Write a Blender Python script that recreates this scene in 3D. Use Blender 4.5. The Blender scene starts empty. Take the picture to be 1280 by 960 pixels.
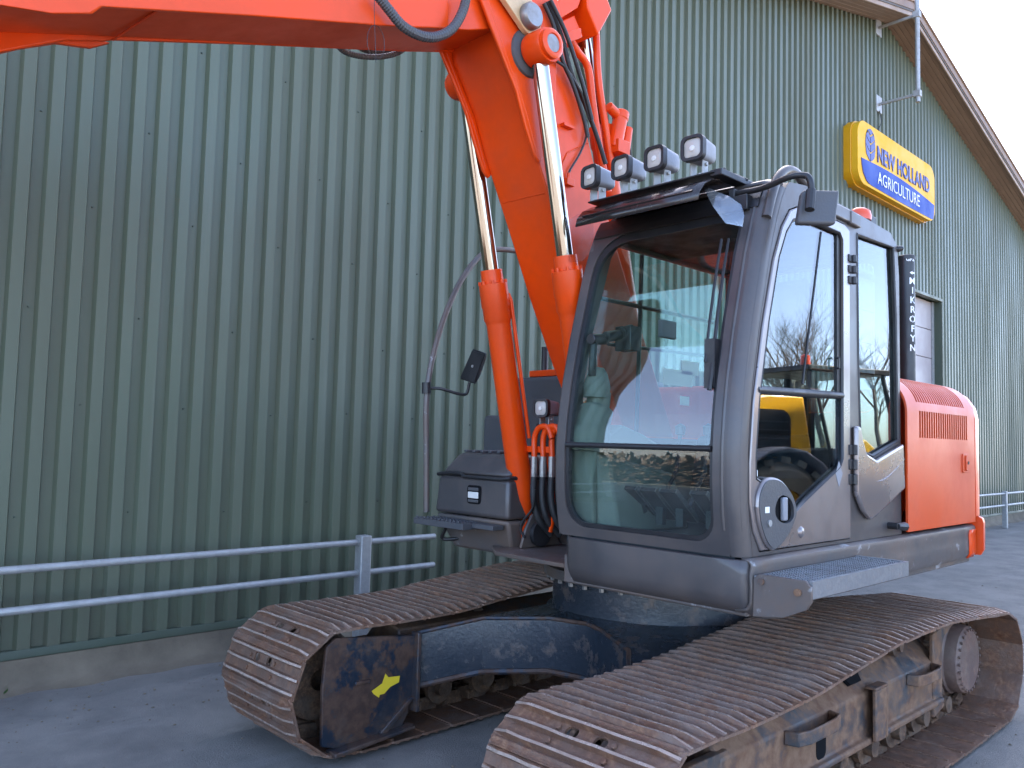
import bpy, bmesh, math, random
from mathutils import Vector, Matrix
from mathutils.geometry import tessellate_polygon

random.seed(7)
S = bpy.context.scene
COL = S.collection
R = math.radians

# ------------------------------------------------------------------ camera
cam = bpy.data.cameras.new("camera"); cam_ob = bpy.data.objects.new("camera", cam); COL.objects.link(cam_ob)
cam.sensor_width = 36.0; cam.lens = 36.0 * 1029.24 / 1280.0
cam.clip_start = 0.05; cam.clip_end = 1500
FW = Vector((-0.692179, -0.71852703, 0.06787599))
RT = Vector((-0.71877711, 0.69478836, 0.02507214))
UP = Vector((0.06517446, 0.0314333, 0.99737868))
m = Matrix((RT, UP, -FW)).transposed().to_4x4(); m.translation = Vector((4.34, 3.06, 1.75))
cam_ob.matrix_world = m
S.camera = cam_ob

# ------------------------------------------------------------------ sky, sun, exposure
SUN_EL, SUN_AZ = R(38), R(222)          # azimuth clockwise from +y: the sun stands behind the hall
w = bpy.data.worlds.new("World"); S.world = w; w.use_nodes = True
nt = w.node_tree
bg = nt.nodes["Background"]; bg.inputs[1].default_value = 0.12
sky = nt.nodes.new("ShaderNodeTexSky"); sky.sky_type = 'NISHITA'; sky.sun_disc = False
sky.sun_elevation = SUN_EL; sky.sun_rotation = SUN_AZ; sky.dust_density = 1.6; sky.air_density = 0.52; sky.ozone_density = 0.4
nt.links.new(sky.outputs[0], bg.inputs[0])
sun = bpy.data.lights.new("sun", 'SUN'); sun.energy = 3.0; sun.angle = R(0.5); sun.color = (1.0, 0.93, 0.82)
sun_ob = bpy.data.objects.new("sun", sun); COL.objects.link(sun_ob)
sd = Vector((math.sin(SUN_AZ) * math.cos(SUN_EL), math.cos(SUN_AZ) * math.cos(SUN_EL), math.sin(SUN_EL)))
sun_ob.rotation_euler = sd.to_track_quat('Z', 'Y').to_euler()
sun_ob.location = sd * 60
S.view_settings.view_transform = 'Standard'; S.view_settings.look = 'None'
S.view_settings.exposure = 3.55; S.view_settings.gamma = 1.0
S.cycles.max_bounces = 8; S.cycles.transparent_max_bounces = 24
S.cycles.caustics_reflective = False; S.cycles.caustics_refractive = False

# ------------------------------------------------------------------ materials
def new_mat(name):
    mt = bpy.data.materials.new(name); mt.use_nodes = True
    n = mt.node_tree.nodes; l = mt.node_tree.links
    return mt, n, l, n["Principled BSDF"]

def _coords(n, l, world, scale=(1, 1, 1)):
    mp = n.new("ShaderNodeMapping"); mp.inputs[3].default_value = scale
    if world:
        g = n.new("ShaderNodeNewGeometry"); l.new(g.outputs["Position"], mp.inputs[0])
    else:
        t = n.new("ShaderNodeTexCoord"); l.new(t.outputs["Object"], mp.inputs[0])
    return mp.outputs[0]

def noise(n, l, vec, scale, detail=5, rough=0.6, lo=0.4, hi=0.6):
    t = n.new("ShaderNodeTexNoise"); t.inputs["Scale"].default_value = scale
    t.inputs["Detail"].default_value = detail; t.inputs["Roughness"].default_value = rough
    l.new(vec, t.inputs["Vector"])
    mr = n.new("ShaderNodeMapRange"); mr.inputs[1].default_value = lo; mr.inputs[2].default_value = hi
    l.new(t.outputs[0], mr.inputs[0])
    return mr.outputs[0]

def mixc(n, l, fac, a, b):
    mx = n.new("ShaderNodeMix"); mx.data_type = 'RGBA'
    if isinstance(fac, (int, float)): mx.inputs[0].default_value = fac
    else: l.new(fac, mx.inputs[0])
    for sock, v in ((mx.inputs[6], a), (mx.inputs[7], b)):
        if isinstance(v, tuple): sock.default_value = (*v, 1)
        else: l.new(v, sock)
    return mx.outputs[2]

def mul(n, l, a, b):
    mm = n.new("ShaderNodeMath"); mm.operation = 'MULTIPLY'
    for i, v in enumerate((a, b)):
        if isinstance(v, (int, float)): mm.inputs[i].default_value = v
        else: l.new(v, mm.inputs[i])
    return mm.outputs[0]

def paint(name, base, rough=0.4, dirt=(0.1, 0.08, 0.06), amt=0.25, scale=3.0, coat=0.0, metal=0.0,
          bump=0.05, fine=60.0, chip=None, chip_lo=0.66, chip_hi=0.7, spec=0.5, streak=False):
    mt, n, l, b = new_mat(name)
    v = _coords(n, l, True)
    vs = _coords(n, l, True, (1, 1, 0.18)) if streak else v
    a = noise(n, l, vs, scale, 6, 0.65, 0.42, 0.72)
    c = mixc(n, l, mul(n, l, a, amt), base, dirt)
    f = noise(n, l, v, fine, 4, 0.6, 0.3, 0.7)
    c = mixc(n, l, mul(n, l, f, 0.10), c, dirt)
    if chip:
        k = noise(n, l, v, 9.0, 8, 0.7, chip_lo, chip_hi)
        c = mixc(n, l, k, c, chip)
    l.new(c, b.inputs["Base Color"])
    rr = n.new("ShaderNodeMapRange"); rr.inputs[3].default_value = max(0.04, rough - 0.07); rr.inputs[4].default_value = rough + 0.2
    l.new(a, rr.inputs[0]); l.new(rr.outputs[0], b.inputs["Roughness"])
    b.inputs["Metallic"].default_value = metal
    b.inputs["Specular IOR Level"].default_value = spec
    b.inputs["Coat Weight"].default_value = coat; b.inputs["Coat Roughness"].default_value = 0.12
    if bump:
        bp = n.new("ShaderNodeBump"); bp.inputs["Strength"].default_value = bump; bp.inputs["Distance"].default_value = 0.02
        l.new(noise(n, l, v, fine * 0.5, 4, 0.6, 0.0, 1.0), bp.inputs["Height"]); l.new(bp.outputs[0], b.inputs["Normal"])
    return mt

def rusty(name, base, rust, rust2, lo, hi, rough=0.7, metal=0.0, scale=7.0, bump=0.4, mud=(0.2, 0.15, 0.11), mud_amt=0.6):
    mt, n, l, b = new_mat(name)
    v = _coords(n, l, True)
    k = noise(n, l, v, scale, 9, 0.72, lo, hi)
    k2 = noise(n, l, v, scale * 4, 6, 0.65, 0.4, 0.62)
    k3 = noise(n, l, v, scale * 0.45, 7, 0.7, 0.48, 0.66)
    rc = mixc(n, l, k2, rust, rust2)
    c = mixc(n, l, k, base, rc)
    c = mixc(n, l, mul(n, l, k3, mud_amt), c, mud)
    l.new(c, b.inputs["Base Color"])
    rr = n.new("ShaderNodeMapRange"); rr.inputs[3].default_value = rough - 0.25; rr.inputs[4].default_value = rough + 0.1
    l.new(k, rr.inputs[0]); l.new(rr.outputs[0], b.inputs["Roughness"])
    b.inputs["Metallic"].default_value = metal
    bp = n.new("ShaderNodeBump"); bp.inputs["Strength"].default_value = bump; bp.inputs["Distance"].default_value = 0.01
    l.new(noise(n, l, v, scale * 6, 8, 0.7, 0.0, 1.0), bp.inputs["Height"]); l.new(bp.outputs[0], b.inputs["Normal"])
    return mt

def simple(name, col, rough=0.5, metal=0.0, spec=0.5, emit=None):
    mt, n, l, b = new_mat(name)
    b.inputs["Base Color"].default_value = (*col, 1); b.inputs["Roughness"].default_value = rough
    b.inputs["Metallic"].default_value = metal; b.inputs["Specular IOR Level"].default_value = spec
    return mt

def glass(name, tint, ior=1.6, extra=0.0, rough=0.0, dust=0.0):
    mt = bpy.data.materials.new(name); mt.use_nodes = True
    n = mt.node_tree.nodes; l = mt.node_tree.links; n.clear()
    o = n.new("ShaderNodeOutputMaterial")
    t = n.new("ShaderNodeBsdfTransparent"); t.inputs[0].default_value = (*tint, 1)
    g = n.new("ShaderNodeBsdfGlossy"); g.inputs["Roughness"].default_value = rough
    # Schlick reflectance from either side of the pane
    gm = n.new("ShaderNodeNewGeometry"); dt = n.new("ShaderNodeVectorMath"); dt.operation = 'DOT_PRODUCT'
    l.new(gm.outputs["Incoming"], dt.inputs[0]); l.new(gm.outputs["Normal"], dt.inputs[1])
    def mth(op, a, b=None):
        q = n.new("ShaderNodeMath"); q.operation = op
        for i, v in enumerate((a, b)):
            if v is None: continue
            if isinstance(v, (int, float)): q.inputs[i].default_value = v
            else: l.new(v, q.inputs[i])
        return q.outputs[0]
    f0 = ((ior - 1) / (ior + 1)) ** 2 + extra
    c5 = mth('POWER', mth('SUBTRACT', 1.0, mth('ABSOLUTE', dt.outputs["Value"])), 5.0)
    ad = n.new("ShaderNodeMath"); ad.operation = 'MULTIPLY_ADD'; ad.use_clamp = True
    l.new(c5, ad.inputs[0]); ad.inputs[1].default_value = 1 - f0; ad.inputs[2].default_value = f0
    mx = n.new("ShaderNodeMixShader"); l.new(ad.outputs[0], mx.inputs[0]); l.new(t.outputs[0], mx.inputs[1]); l.new(g.outputs[0], mx.inputs[2])
    out = mx.outputs[0]
    if dust:
        d = n.new("ShaderNodeBsdfDiffuse"); d.inputs[0].default_value = (0.5, 0.5, 0.48, 1)
        v = _coords(n, l, True)
        m2 = n.new("ShaderNodeMixShader"); l.new(mul(n, l, noise(n, l, v, 5, 6, 0.7, 0.45, 0.8), dust), m2.inputs[0])
        l.new(out, m2.inputs[1]); l.new(d.outputs[0], m2.inputs[2]); out = m2.outputs[0]
    l.new(out, o.inputs[0])
    return mt

M = {}
M['green'] = paint("green cladding paint", (0.090, 0.106, 0.067), 0.46, (0.095, 0.08, 0.05), 0.35, 0.9, spec=0.4, bump=0.02, fine=25, streak=True)
def cladding_wear(mt):
    n = mt.node_tree.nodes; l = mt.node_tree.links; b = n['Principled BSDF']; src = b.inputs['Base Color'].links[0].from_socket
    oi = n.new('ShaderNodeObjectInfo'); c = mixc(n, l, mul(n, l, oi.outputs['Random'], 0.22), src, (0.13, 0.15, 0.105))
    g = n.new('ShaderNodeNewGeometry'); sp = n.new('ShaderNodeSeparateXYZ'); l.new(g.outputs['Position'], sp.inputs[0])
    mr = n.new('ShaderNodeMapRange'); mr.inputs[1].default_value = 0.95; mr.inputs[2].default_value = 0.25; l.new(sp.outputs[2], mr.inputs[0])
    k = mul(n, l, mr.outputs[0], noise(n, l, _coords(n, l, True, (1, 1, 0.6)), 3.5, 7, 0.7, 0.36, 0.66))
    c = mixc(n, l, mul(n, l, k, 0.55), c, (0.085, 0.07, 0.048))
    st = noise(n, l, _coords(n, l, True, (1, 1, 0.05)), 7.0, 6, 0.7, 0.56, 0.75)
    c = mixc(n, l, mul(n, l, st, 0.35), c, (0.15, 0.155, 0.12))
    l.new(c, b.inputs['Base Color'])
cladding_wear(M['green'])
M['green_dark'] = paint("green trim paint", (0.045, 0.06, 0.036), 0.55, (0.10, 0.09, 0.07), 0.2, 2.0)
M['orange'] = paint("orange machine paint", (0.78, 0.062, 0.0015), 0.38, (0.42, 0.05, 0.012), 0.5, 1.7, coat=0.10, spec=0.35, bump=0.02, fine=18, chip=(0.12, 0.05, 0.03), chip_lo=0.73, chip_hi=0.76)
M['orange_faded'] = paint("weathered orange paint", (0.62, 0.058, 0.004), 0.42, (0.42, 0.085, 0.035), 0.5, 1.3, coat=0.10, bump=0.03, fine=14)
M['grey'] = paint("dark grey machine paint", (0.056, 0.051, 0.052), 0.42, (0.13, 0.095, 0.075), 0.5, 2.6, coat=0.12, metal=0.1, bump=0.03, fine=20)
M['grey_scuffed'] = paint("scuffed grey paint", (0.10, 0.09, 0.086), 0.45, (0.17, 0.10, 0.062), 0.7, 3.0, metal=0.15, bump=0.06, fine=20, chip=(0.32, 0.31, 0.31), chip_lo=0.60, chip_hi=0.68)
M['grey_silver'] = paint("silver grey door paint", (0.22, 0.19, 0.185), 0.3, (0.20, 0.15, 0.125), 0.3, 2.0, coat=0.6, metal=0.5, bump=0.005, fine=20)
M['plastic'] = paint("textured grey plastic", (0.055, 0.056, 0.062), 0.55, (0.10, 0.085, 0.07), 0.35, 4.0, bump=0.12, fine=160)
M['black'] = paint("black plastic", (0.012, 0.012, 0.014), 0.45, (0.05, 0.04, 0.035), 0.2, 6.0, bump=0.05, fine=80)
M['rubber'] = paint("black rubber hose", (0.014, 0.014, 0.015), 0.55, (0.05, 0.045, 0.04), 0.3, 12.0, bump=0.1, fine=120)
M['cavity_shade'] = simple("painted cavity shade", (0.008, 0.008, 0.009), 0.9, spec=0.1)  # near black: shade inside openings and recesses put into the colour
M['chrome'] = simple("chromed steel", (0.40, 0.36, 0.31), 0.09, 1.0)
M['zinc'] = paint("galvanised steel", (0.36, 0.35, 0.335), 0.5, (0.22, 0.215, 0.205), 0.5, 14.0, metal=0.35, bump=0.08, fine=60)
M['zinc_step'] = paint("galvanised tread", (0.27, 0.275, 0.29), 0.42, (0.15, 0.14, 0.13), 0.7, 9.0, metal=0.55, bump=0.15, fine=50, chip=(0.16, 0.12, 0.1), chip_lo=0.63, chip_hi=0.72)
M['steel'] = paint("bare steel", (0.30, 0.29, 0.28), 0.4, (0.14, 0.09, 0.06), 0.6, 10.0, metal=0.7)
M['shoe'] = rusty("worn rusty track steel", (0.175, 0.100, 0.068), (0.17, 0.062, 0.028), (0.29, 0.155, 0.088), 0.44, 0.64, 0.55, 0.25, 9.0, 0.5, (0.24, 0.175, 0.14), 0.6)
M['grouser'] = rusty("polished grouser edge", (0.54, 0.41, 0.33), (0.28, 0.165, 0.11), (0.42, 0.29, 0.21), 0.44, 0.7, 0.5, 0.45, 14.0, 0.5, (0.25, 0.19, 0.16), 0.4)
M['frame'] = rusty("rusted undercarriage paint", (0.05, 0.055, 0.06), (0.15, 0.068, 0.034), (0.23, 0.13, 0.075), 0.38, 0.52, 0.66, 0.05, 4.0, 0.35, (0.20, 0.115, 0.065), 0.8)
M['frame_in'] = rusty("inner plate rust and blue", (0.014, 0.021, 0.032), (0.05, 0.024, 0.015), (0.085, 0.042, 0.025), 0.44, 0.50, 0.6, 0.0, 5.0, 0.3, (0.075, 0.055, 0.045), 0.8)
M['blue_frame'] = rusty("dark blue chassis paint", (0.020, 0.027, 0.036), (0.10, 0.06, 0.042), (0.16, 0.11, 0.08), 0.55, 0.70, 0.5, 0.0, 6.0, 0.25, (0.05, 0.05, 0.055), 0.7)
M['chain'] = rusty("greasy chain steel", (0.065, 0.04, 0.028), (0.13, 0.065, 0.034), (0.22, 0.125, 0.07), 0.42, 0.6, 0.6, 0.2, 14.0, 0.5)
M['drive'] = rusty("dusty drive cover", (0.15, 0.095, 0.08), (0.17, 0.085, 0.055), (0.24, 0.15, 0.115), 0.42, 0.62, 0.75, 0.0, 8.0, 0.25)
M['concrete'] = paint("stained concrete", (0.165, 0.128, 0.085), 0.9, (0.07, 0.057, 0.043), 0.8, 1.6, bump=0.35, fine=40)
M['wood'] = paint("brown stained boards", (0.20, 0.125, 0.085), 0.6, (0.30, 0.21, 0.15), 0.5, 2.5, bump=0.15, fine=50)
M['wood_light'] = paint("weathered fascia board", (0.33, 0.235, 0.175), 0.6, (0.2, 0.13, 0.09), 0.5, 2.5, bump=0.15, fine=50)
M['roof'] = simple("roof sheet", (0.10, 0.085, 0.075), 0.7)
M['door'] = paint("pale sectional door", (0.36, 0.31, 0.30), 0.5, (0.26, 0.21, 0.2), 0.3, 1.5)
M['sign_yellow'] = paint("yellow sign acrylic", (0.74, 0.39, 0.02), 0.5, (0.6, 0.30, 0.015), 0.15, 1.5, bump=0, spec=0.15)
M['sign_side'] = paint("yellow sign side", (0.62, 0.28, 0.003), 0.4, (0.5, 0.27, 0.01), 0.3, 2.5, bump=0)
M['sign_blue'] = paint("blue sign vinyl", (0.022, 0.06, 0.30), 0.5, (0.03, 0.06, 0.25), 0.2, 1.5, bump=0, spec=0.15)
M['sign_navy'] = simple("navy lettering", (0.025, 0.03, 0.19), 0.4)
M['white'] = simple("white lettering", (0.8, 0.8, 0.8), 0.4)
M['beige'] = paint("beige cab trim", (0.15, 0.145, 0.115), 0.6, (0.2, 0.19, 0.16), 0.3, 5.0, bump=0.1, fine=120)
M['seat'] = paint("dark seat fabric", (0.02, 0.02, 0.022), 0.9, (0.05, 0.045, 0.04), 0.3, 8.0, bump=0.2, fine=180)
M['mat'] = simple("cab floor mat", (0.014, 0.022, 0.03), 0.5)
M['pedal'] = simple("ribbed pedal rubber", (0.02, 0.02, 0.022), 0.5)
M['glass'] = glass("windscreen glass", (0.86, 0.95, 0.93), 1.62, 0.02, dust=0.02)
M['door_glass'] = glass("tinted side glass", (0.52, 0.60, 0.63), 1.6, 0.10, dust=0.01)
M['clear'] = glass("clear visor plastic", (0.94, 0.93, 0.95), 1.3, 0.0, 0.05, dust=0.10)
M['clear_dusty'] = glass("dusty clear plastic", (0.85, 0.86, 0.9), 1.5, 0.12, 0.15, dust=0.35)
M['visor'] = paint("smoked visor plastic", (0.022, 0.017, 0.016), 0.22, (0.06, 0.045, 0.04), 0.4, 3.0, bump=0.02)
M['lens'] = simple("lamp lens", (0.46, 0.41, 0.36), 0.25)
M['lens_white'] = simple("pale lamp glint and marker", (0.66, 0.62, 0.57), 0.25)  # pale tone for the painted lens glints and the marker lamp
M['lamp_body'] = paint("grey lamp housing", (0.22, 0.225, 0.25), 0.5, (0.2, 0.19, 0.18), 0.3, 8.0, bump=0.08, fine=150)
M['mirror'] = simple("mirror glass", (0.75, 0.77, 0.8), 0.03, 1.0)
M['yellow'] = paint("yellow loader paint", (0.82, 0.42, 0.012), 0.35, (0.6, 0.3, 0.02), 0.2, 2.0, coat=0.3)
M['tyre'] = paint("dusty tyre rubber", (0.19, 0.165, 0.12), 0.8, (0.34, 0.29, 0.2), 0.7, 4.0, bump=0.2)
M['bark'] = paint("bare tree bark", (0.12, 0.10, 0.085), 0.9, (0.07, 0.06, 0.05), 0.5, 6.0)
M['sticker'] = simple("yellow sticker", (0.8, 0.55, 0.03), 0.5)
M['cream'] = simple("cream label", (0.7, 0.64, 0.42), 0.5)
M['red'] = simple("amber red beacon", (0.65, 0.08, 0.03), 0.3)
M['added_hedge'] = paint("copper hedge leaves", (0.085, 0.04, 0.022), 0.7, (0.05, 0.045, 0.025), 0.6, 2.0)
M['weed'] = simple("weed leaf", (0.06, 0.11, 0.03), 0.7)
M['gold'] = paint("cream link paint", (0.62, 0.42, 0.22), 0.4, (0.3, 0.18, 0.1), 0.5, 9.0)

def asphalt():
    mt, n, l, b = new_mat("worn asphalt")
    v = _coords(n, l, True)
    vs = _coords(n, l, True, (0.22, 1.0, 1.0))
    big = noise(n, l, v, 0.35, 6, 0.6, 0.38, 0.66)
    mid = noise(n, l, v, 2.2, 7, 0.65, 0.40, 0.68)
    fine = noise(n, l, v, 90, 5, 0.7, 0.35, 0.7)
    st = noise(n, l, vs, 2.4, 8, 0.62, 0.57, 0.72)
    c = mixc(n, l, big, (0.205, 0.180, 0.150), (0.28, 0.25, 0.21))
    c = mixc(n, l, mul(n, l, mid, 0.85), c, (0.125, 0.110, 0.094))
    c = mixc(n, l, mul(n, l, st, 0.6), c, (0.34, 0.315, 0.28))
    c = mixc(n, l, mul(n, l, fine, 0.6), c, (0.16, 0.155, 0.15))
    vo = n.new("ShaderNodeTexVoronoi"); vo.feature = 'F1'; vo.inputs["Scale"].default_value = 130; l.new(v, vo.inputs["Vector"])
    mr = n.new("ShaderNodeMapRange"); mr.inputs[1].default_value = 0.12; mr.inputs[2].default_value = 0.3; mr.inputs[3].default_value = 0.35; mr.inputs[4].default_value = 0.0
    l.new(vo.outputs["Distance"], mr.inputs[0]); c = mixc(n, l, mr.outputs[0], c, (0.17, 0.165, 0.16))
    l.new(c, b.inputs["Base Color"]); b.inputs["Roughness"].default_value = 0.8
    bp = n.new("ShaderNodeBump"); bp.inputs["Strength"].default_value = 0.45; bp.inputs["Distance"].default_value = 0.01
    l.new(fine, bp.inputs["Height"]); l.new(bp.outputs[0], b.inputs["Normal"])
    return mt
M['asphalt'] = asphalt()

# ------------------------------------------------------------------ mesh helpers
class MB:
    def __init__(self): self.bm = bmesh.new(); self.slots = []
    def _mark(self, faces, mi):
        if mi:
            for f in faces: f.material_index = mi
    def box(self, lo, hi, mi=0, rot=None, about=None):
        x0, y0, z0 = lo; x1, y1, z1 = hi
        c = [(x0, y0, z0), (x1, y0, z0), (x1, y1, z0), (x0, y1, z0), (x0, y0, z1), (x1, y0, z1), (x1, y1, z1), (x0, y1, z1)]
        if rot is not None:
            a = Vector(about) if about is not None else (Vector(lo) + Vector(hi)) / 2
            c = [a + rot @ (Vector(p) - a) for p in c]
        v = [self.bm.verts.new(p) for p in c]
        fs = [self.bm.faces.new([v[i] for i in q]) for q in ((0, 3, 2, 1), (4, 5, 6, 7), (0, 1, 5, 4), (1, 2, 6, 5), (2, 3, 7, 6), (3, 0, 4, 7))]
        self._mark(fs, mi); return v
    def hexa(self, pts, mi=0):          # 8 points, bottom loop then top loop
        v = [self.bm.verts.new(p) for p in pts]
        fs = [self.bm.faces.new([v[i] for i in q]) for q in ((0, 3, 2, 1), (4, 5, 6, 7), (0, 1, 5, 4), (1, 2, 6, 5), (2, 3, 7, 6), (3, 0, 4, 7))]
        self._mark(fs, mi)
    def prism(self, poly, axis, a, b, mi=0, holes=()):
        """2D polygon (with holes) extruded between a and b along axis; poly coords are the other two axes in order"""
        def p3(p, t):
            if axis == 'x': return (t, p[0], p[1])
            if axis == 'y': return (p[0], t, p[1])
            return (p[0], p[1], t)
        loops = [list(poly)] + [list(h) for h in holes]
        flat = [p for lp in loops for p in lp]
        tri = tessellate_polygon([[Vector((p[0], p[1], 0)) for p in lp] for lp in loops])
        va = [self.bm.verts.new(p3(p, a)) for p in flat]; vb = [self.bm.verts.new(p3(p, b)) for p in flat]
        fs = []
        for t in tri:
            try:
                fs.append(self.bm.faces.new([va[i] for i in t])); fs.append(self.bm.faces.new([vb[i] for i in reversed(t)]))
            except ValueError: pass
        k = 0
        for lp in loops:
            nn = len(lp)
            for i in range(nn):
                j = (i + 1) % nn
                try: fs.append(self.bm.faces.new([va[k + i], va[k + j], vb[k + j], vb[k + i]]))
                except ValueError: pass
            k += nn
        self._mark(fs, mi); return va + vb
    def tube(self, pts, r, seg=10, mi=0, cap=True):
        pts = [Vector(p) for p in pts]; rr = r if isinstance(r, (list, tuple)) else [r] * len(pts)
        rings = []; up = None
        for i, p in enumerate(pts):
            if i == 0: d = pts[1] - p
            elif i == len(pts) - 1: d = p - pts[i - 1]
            else: d = (pts[i + 1] - p).normalized() + (p - pts[i - 1]).normalized()
            d.normalize()
            if up is None:
                up = Vector((0, 0, 1)) if abs(d.z) < 0.9 else Vector((1, 0, 0))
            s = d.cross(up); s.normalize(); u = s.cross(d); u.normalize(); up = u
            rings.append([self.bm.verts.new(p + (s * math.cos(2 * math.pi * k / seg) + u * math.sin(2 * math.pi * k / seg)) * rr[i]) for k in range(seg)])
        fs = []
        for a, b in zip(rings, rings[1:]):
            for k in range(seg): fs.append(self.bm.faces.new([a[k], a[(k + 1) % seg], b[(k + 1) % seg], b[k]]))
        if cap:
            fs.append(self.bm.faces.new(list(reversed(rings[0])))); fs.append(self.bm.faces.new(rings[-1]))
        self._mark(fs, mi)
    def cyl(self, p0, p1, r0, r1=None, seg=20, mi=0):
        self.tube([p0, p1], [r0, r0 if r1 is None else r1], seg, mi)
    def lathe(self, prof, origin, axis, seg=28, mi=0):
        """prof: (radius, distance along the axis)"""
        ax = Vector(axis).normalized(); o = Vector(origin)
        s = ax.orthogonal().normalized(); u = ax.cross(s)
        rings = []
        for r, t in prof:
            if r < 1e-6: rings.append([self.bm.verts.new(o + ax * t)])
            else: rings.append([self.bm.verts.new(o + ax * t + (s * math.cos(2 * math.pi * k / seg) + u * math.sin(2 * math.pi * k / seg)) * r) for k in range(seg)])
        fs = []
        for a, b in zip(rings, rings[1:]):
            for k in range(seg):
                j = (k + 1) % seg
                if len(a) == 1 and len(b) == 1: continue
                if len(a) == 1: fs.append(self.bm.faces.new([a[0], b[j], b[k]]))
                elif len(b) == 1: fs.append(self.bm.faces.new([a[k], a[j], b[0]]))
                else: fs.append(self.bm.faces.new([a[k], a[j], b[j], b[k]]))
        self._mark(fs, mi)
    def grid(self, rows, mi=0, close=False):
        vs = [[self.bm.verts.new(p) for p in r] for r in rows]; fs = []
        for a, b in zip(vs, vs[1:]):
            nn = len(a)
            for k in range(nn if close else nn - 1):
                fs.append(self.bm.faces.new([a[k], a[(k + 1) % nn], b[(k + 1) % nn], b[k]]))
        self._mark(fs, mi)
    def bend(self, cuts, axis, fn, only=None):
        """slice across an axis, then move every vertex by fn"""
        no = {'x': (1, 0, 0), 'y': (0, 1, 0), 'z': (0, 0, 1)}[axis]
        for c in cuts:
            co = tuple(c * k for k in no)
            g = self.bm.verts[:] + self.bm.edges[:] + self.bm.faces[:]
            bmesh.ops.bisect_plane(self.bm, geom=g, plane_co=co, plane_no=no, dist=1e-5)
        for v in self.bm.verts: v.co = fn(v.co)
    def build(self, name, mats, parent=None, smooth=None, bevel=0.0, bseg=2, kind=None, recalc=True):
        bm = self.bm
        if recalc: bmesh.ops.recalc_face_normals(bm, faces=bm.faces)
        me = bpy.data.meshes.new(name); bm.to_mesh(me); bm.free()
        for mt in (mats if isinstance(mats, (list, tuple)) else [mats]): me.materials.append(mt)
        o = bpy.data.objects.new(name, me); COL.objects.link(o)
        if parent is not None: o.parent = parent
        if smooth is not None:
            for p in me.polygons: p.use_smooth = True
            me.set_sharp_from_angle(angle=R(smooth))
        if bevel:
            b = o.modifiers.new("bevel", 'BEVEL'); b.width = bevel; b.segments = bseg; b.limit_method = 'ANGLE'; b.angle_limit = R(40)
            for p in me.polygons: p.use_smooth = True
            me.set_sharp_from_angle(angle=R(smooth or 50))
        if kind: o["kind"] = kind
        return o

def thing(name, label, cat, loc=(0, 0, 0), group=None):
    o = bpy.data.objects.new(name, None); COL.objects.link(o); o.location = loc
    o.empty_display_size = 0.2
    o["label"] = label; o["category"] = cat
    if group: o["group"] = group
    return o

def tag(o, label, cat, group=None):
    o["label"] = label; o["category"] = cat
    if group: o["group"] = group
    return o

def lerp(a, b, t): return a + (b - a) * t
def interp(tab, t):
    if t <= tab[0][0]: return tab[0][1]
    for (a, va), (b, vb) in zip(tab, tab[1:]):
        if t <= b: return va + (vb - va) * (t - a) / (b - a)
    return tab[-1][1]
def rot(axis, deg): return Matrix.Rotation(R(deg), 3, axis)
def rrect(x0, y0, x1, y1, r, n=5):
    """rounded rectangle; r may be one radius or four (ll, lr, ur, ul)"""
    rs = r if isinstance(r, (list, tuple)) else [r] * 4
    out = []
    for (cx, cy, a0), q in zip(((x0, y0, 180), (x1, y0, 270), (x1, y1, 0), (x0, y1, 90)), rs):
        sx = 1 if cx == x0 else -1; sy = 1 if cy == y0 else -1
        for k in range(n + 1):
            a = R(a0 + 90 * k / n); out.append((cx + sx * q + q * math.cos(a), cy + sy * q + q * math.sin(a)))
    return out
def smooth_path(pts, n=6):
    """Catmull-Rom through the points"""
    P = [Vector(p) for p in pts]; P = [2 * P[0] - P[1]] + P + [2 * P[-1] - P[-2]]; out = []
    for i in range(1, len(P) - 2):
        a, b, c, d = P[i - 1:i + 3]
        for k in range(n):
            t = k / n
            out.append(0.5 * ((2 * b) + (c - a) * t + (2 * a - 5 * b + 4 * c - d) * t * t + (3 * b - a - 3 * c + d) * t ** 3))
    out.append(P[-2]); return out

# ================================================================== SETTING
mb = MB(); mb.prism([(-400, -400), (400, -400), (400, 400), (-400, 400)], 'z', -0.5, 0.0)
g = mb.build("asphalt_yard", M['asphalt']); g["kind"] = 'structure'

# ------------------------------------------------------------------ the hall
WY = -3.28; RIDGE_X = -11.8; RIDGE_Z = 10.16; SLOPE = 0.253; XL, XR = 6.0, -29.6; PITCH = 0.1848
def ztop(x): return RIDGE_Z - SLOPE * abs(x - RIDGE_X)
DOOR = (-14.72, -9.6, 5.02)
hall = thing("industrial_hall", "large hall clad in green corrugated metal with a brown gable roof", "building", (RIDGE_X, -20, 0))
hall_inv = hall.matrix_basis.inverted()
def on_hall(o):
    o.parent = hall; o.matrix_parent_inverse = Matrix.Translation((-RIDGE_X, 20, 0)); return o
X0 = 3.712
def clad(x_edges, sheet_ix):
    mb = MB(); bm = mb.bm
    for (xa, ya), (xb, yb) in zip(x_edges, x_edges[1:]):
        xc = (xa + xb) / 2
        zb = DOOR[2] if DOOR[0] < xc < DOOR[1] else 0.255
        q = [(xa, ya, zb), (xb, yb, zb), (xb, yb, ztop(xb)), (xa, ya, ztop(xa))]
        bm.faces.new([bm.verts.new(p) for p in q])
    o = on_hall(mb.build("cladding_sheet", M['green'], recalc=False)); o.modifiers.new("sheet", 'SOLIDIFY').thickness = 0.0015
    return o
nrib = int((X0 - XR) / PITCH) + 1; first = -int((XL - X0) / PITCH)
prof = []
for i in range(first, nrib):
    xs = X0 - i * PITCH           # left edge (towards +x) of the proud flat
    prof += [(i, xs, WY), (i, xs - 0.078, WY), (i, xs - 0.094, WY - 0.042), (i, xs - PITCH + 0.018, WY - 0.042)]
per = 5
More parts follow.
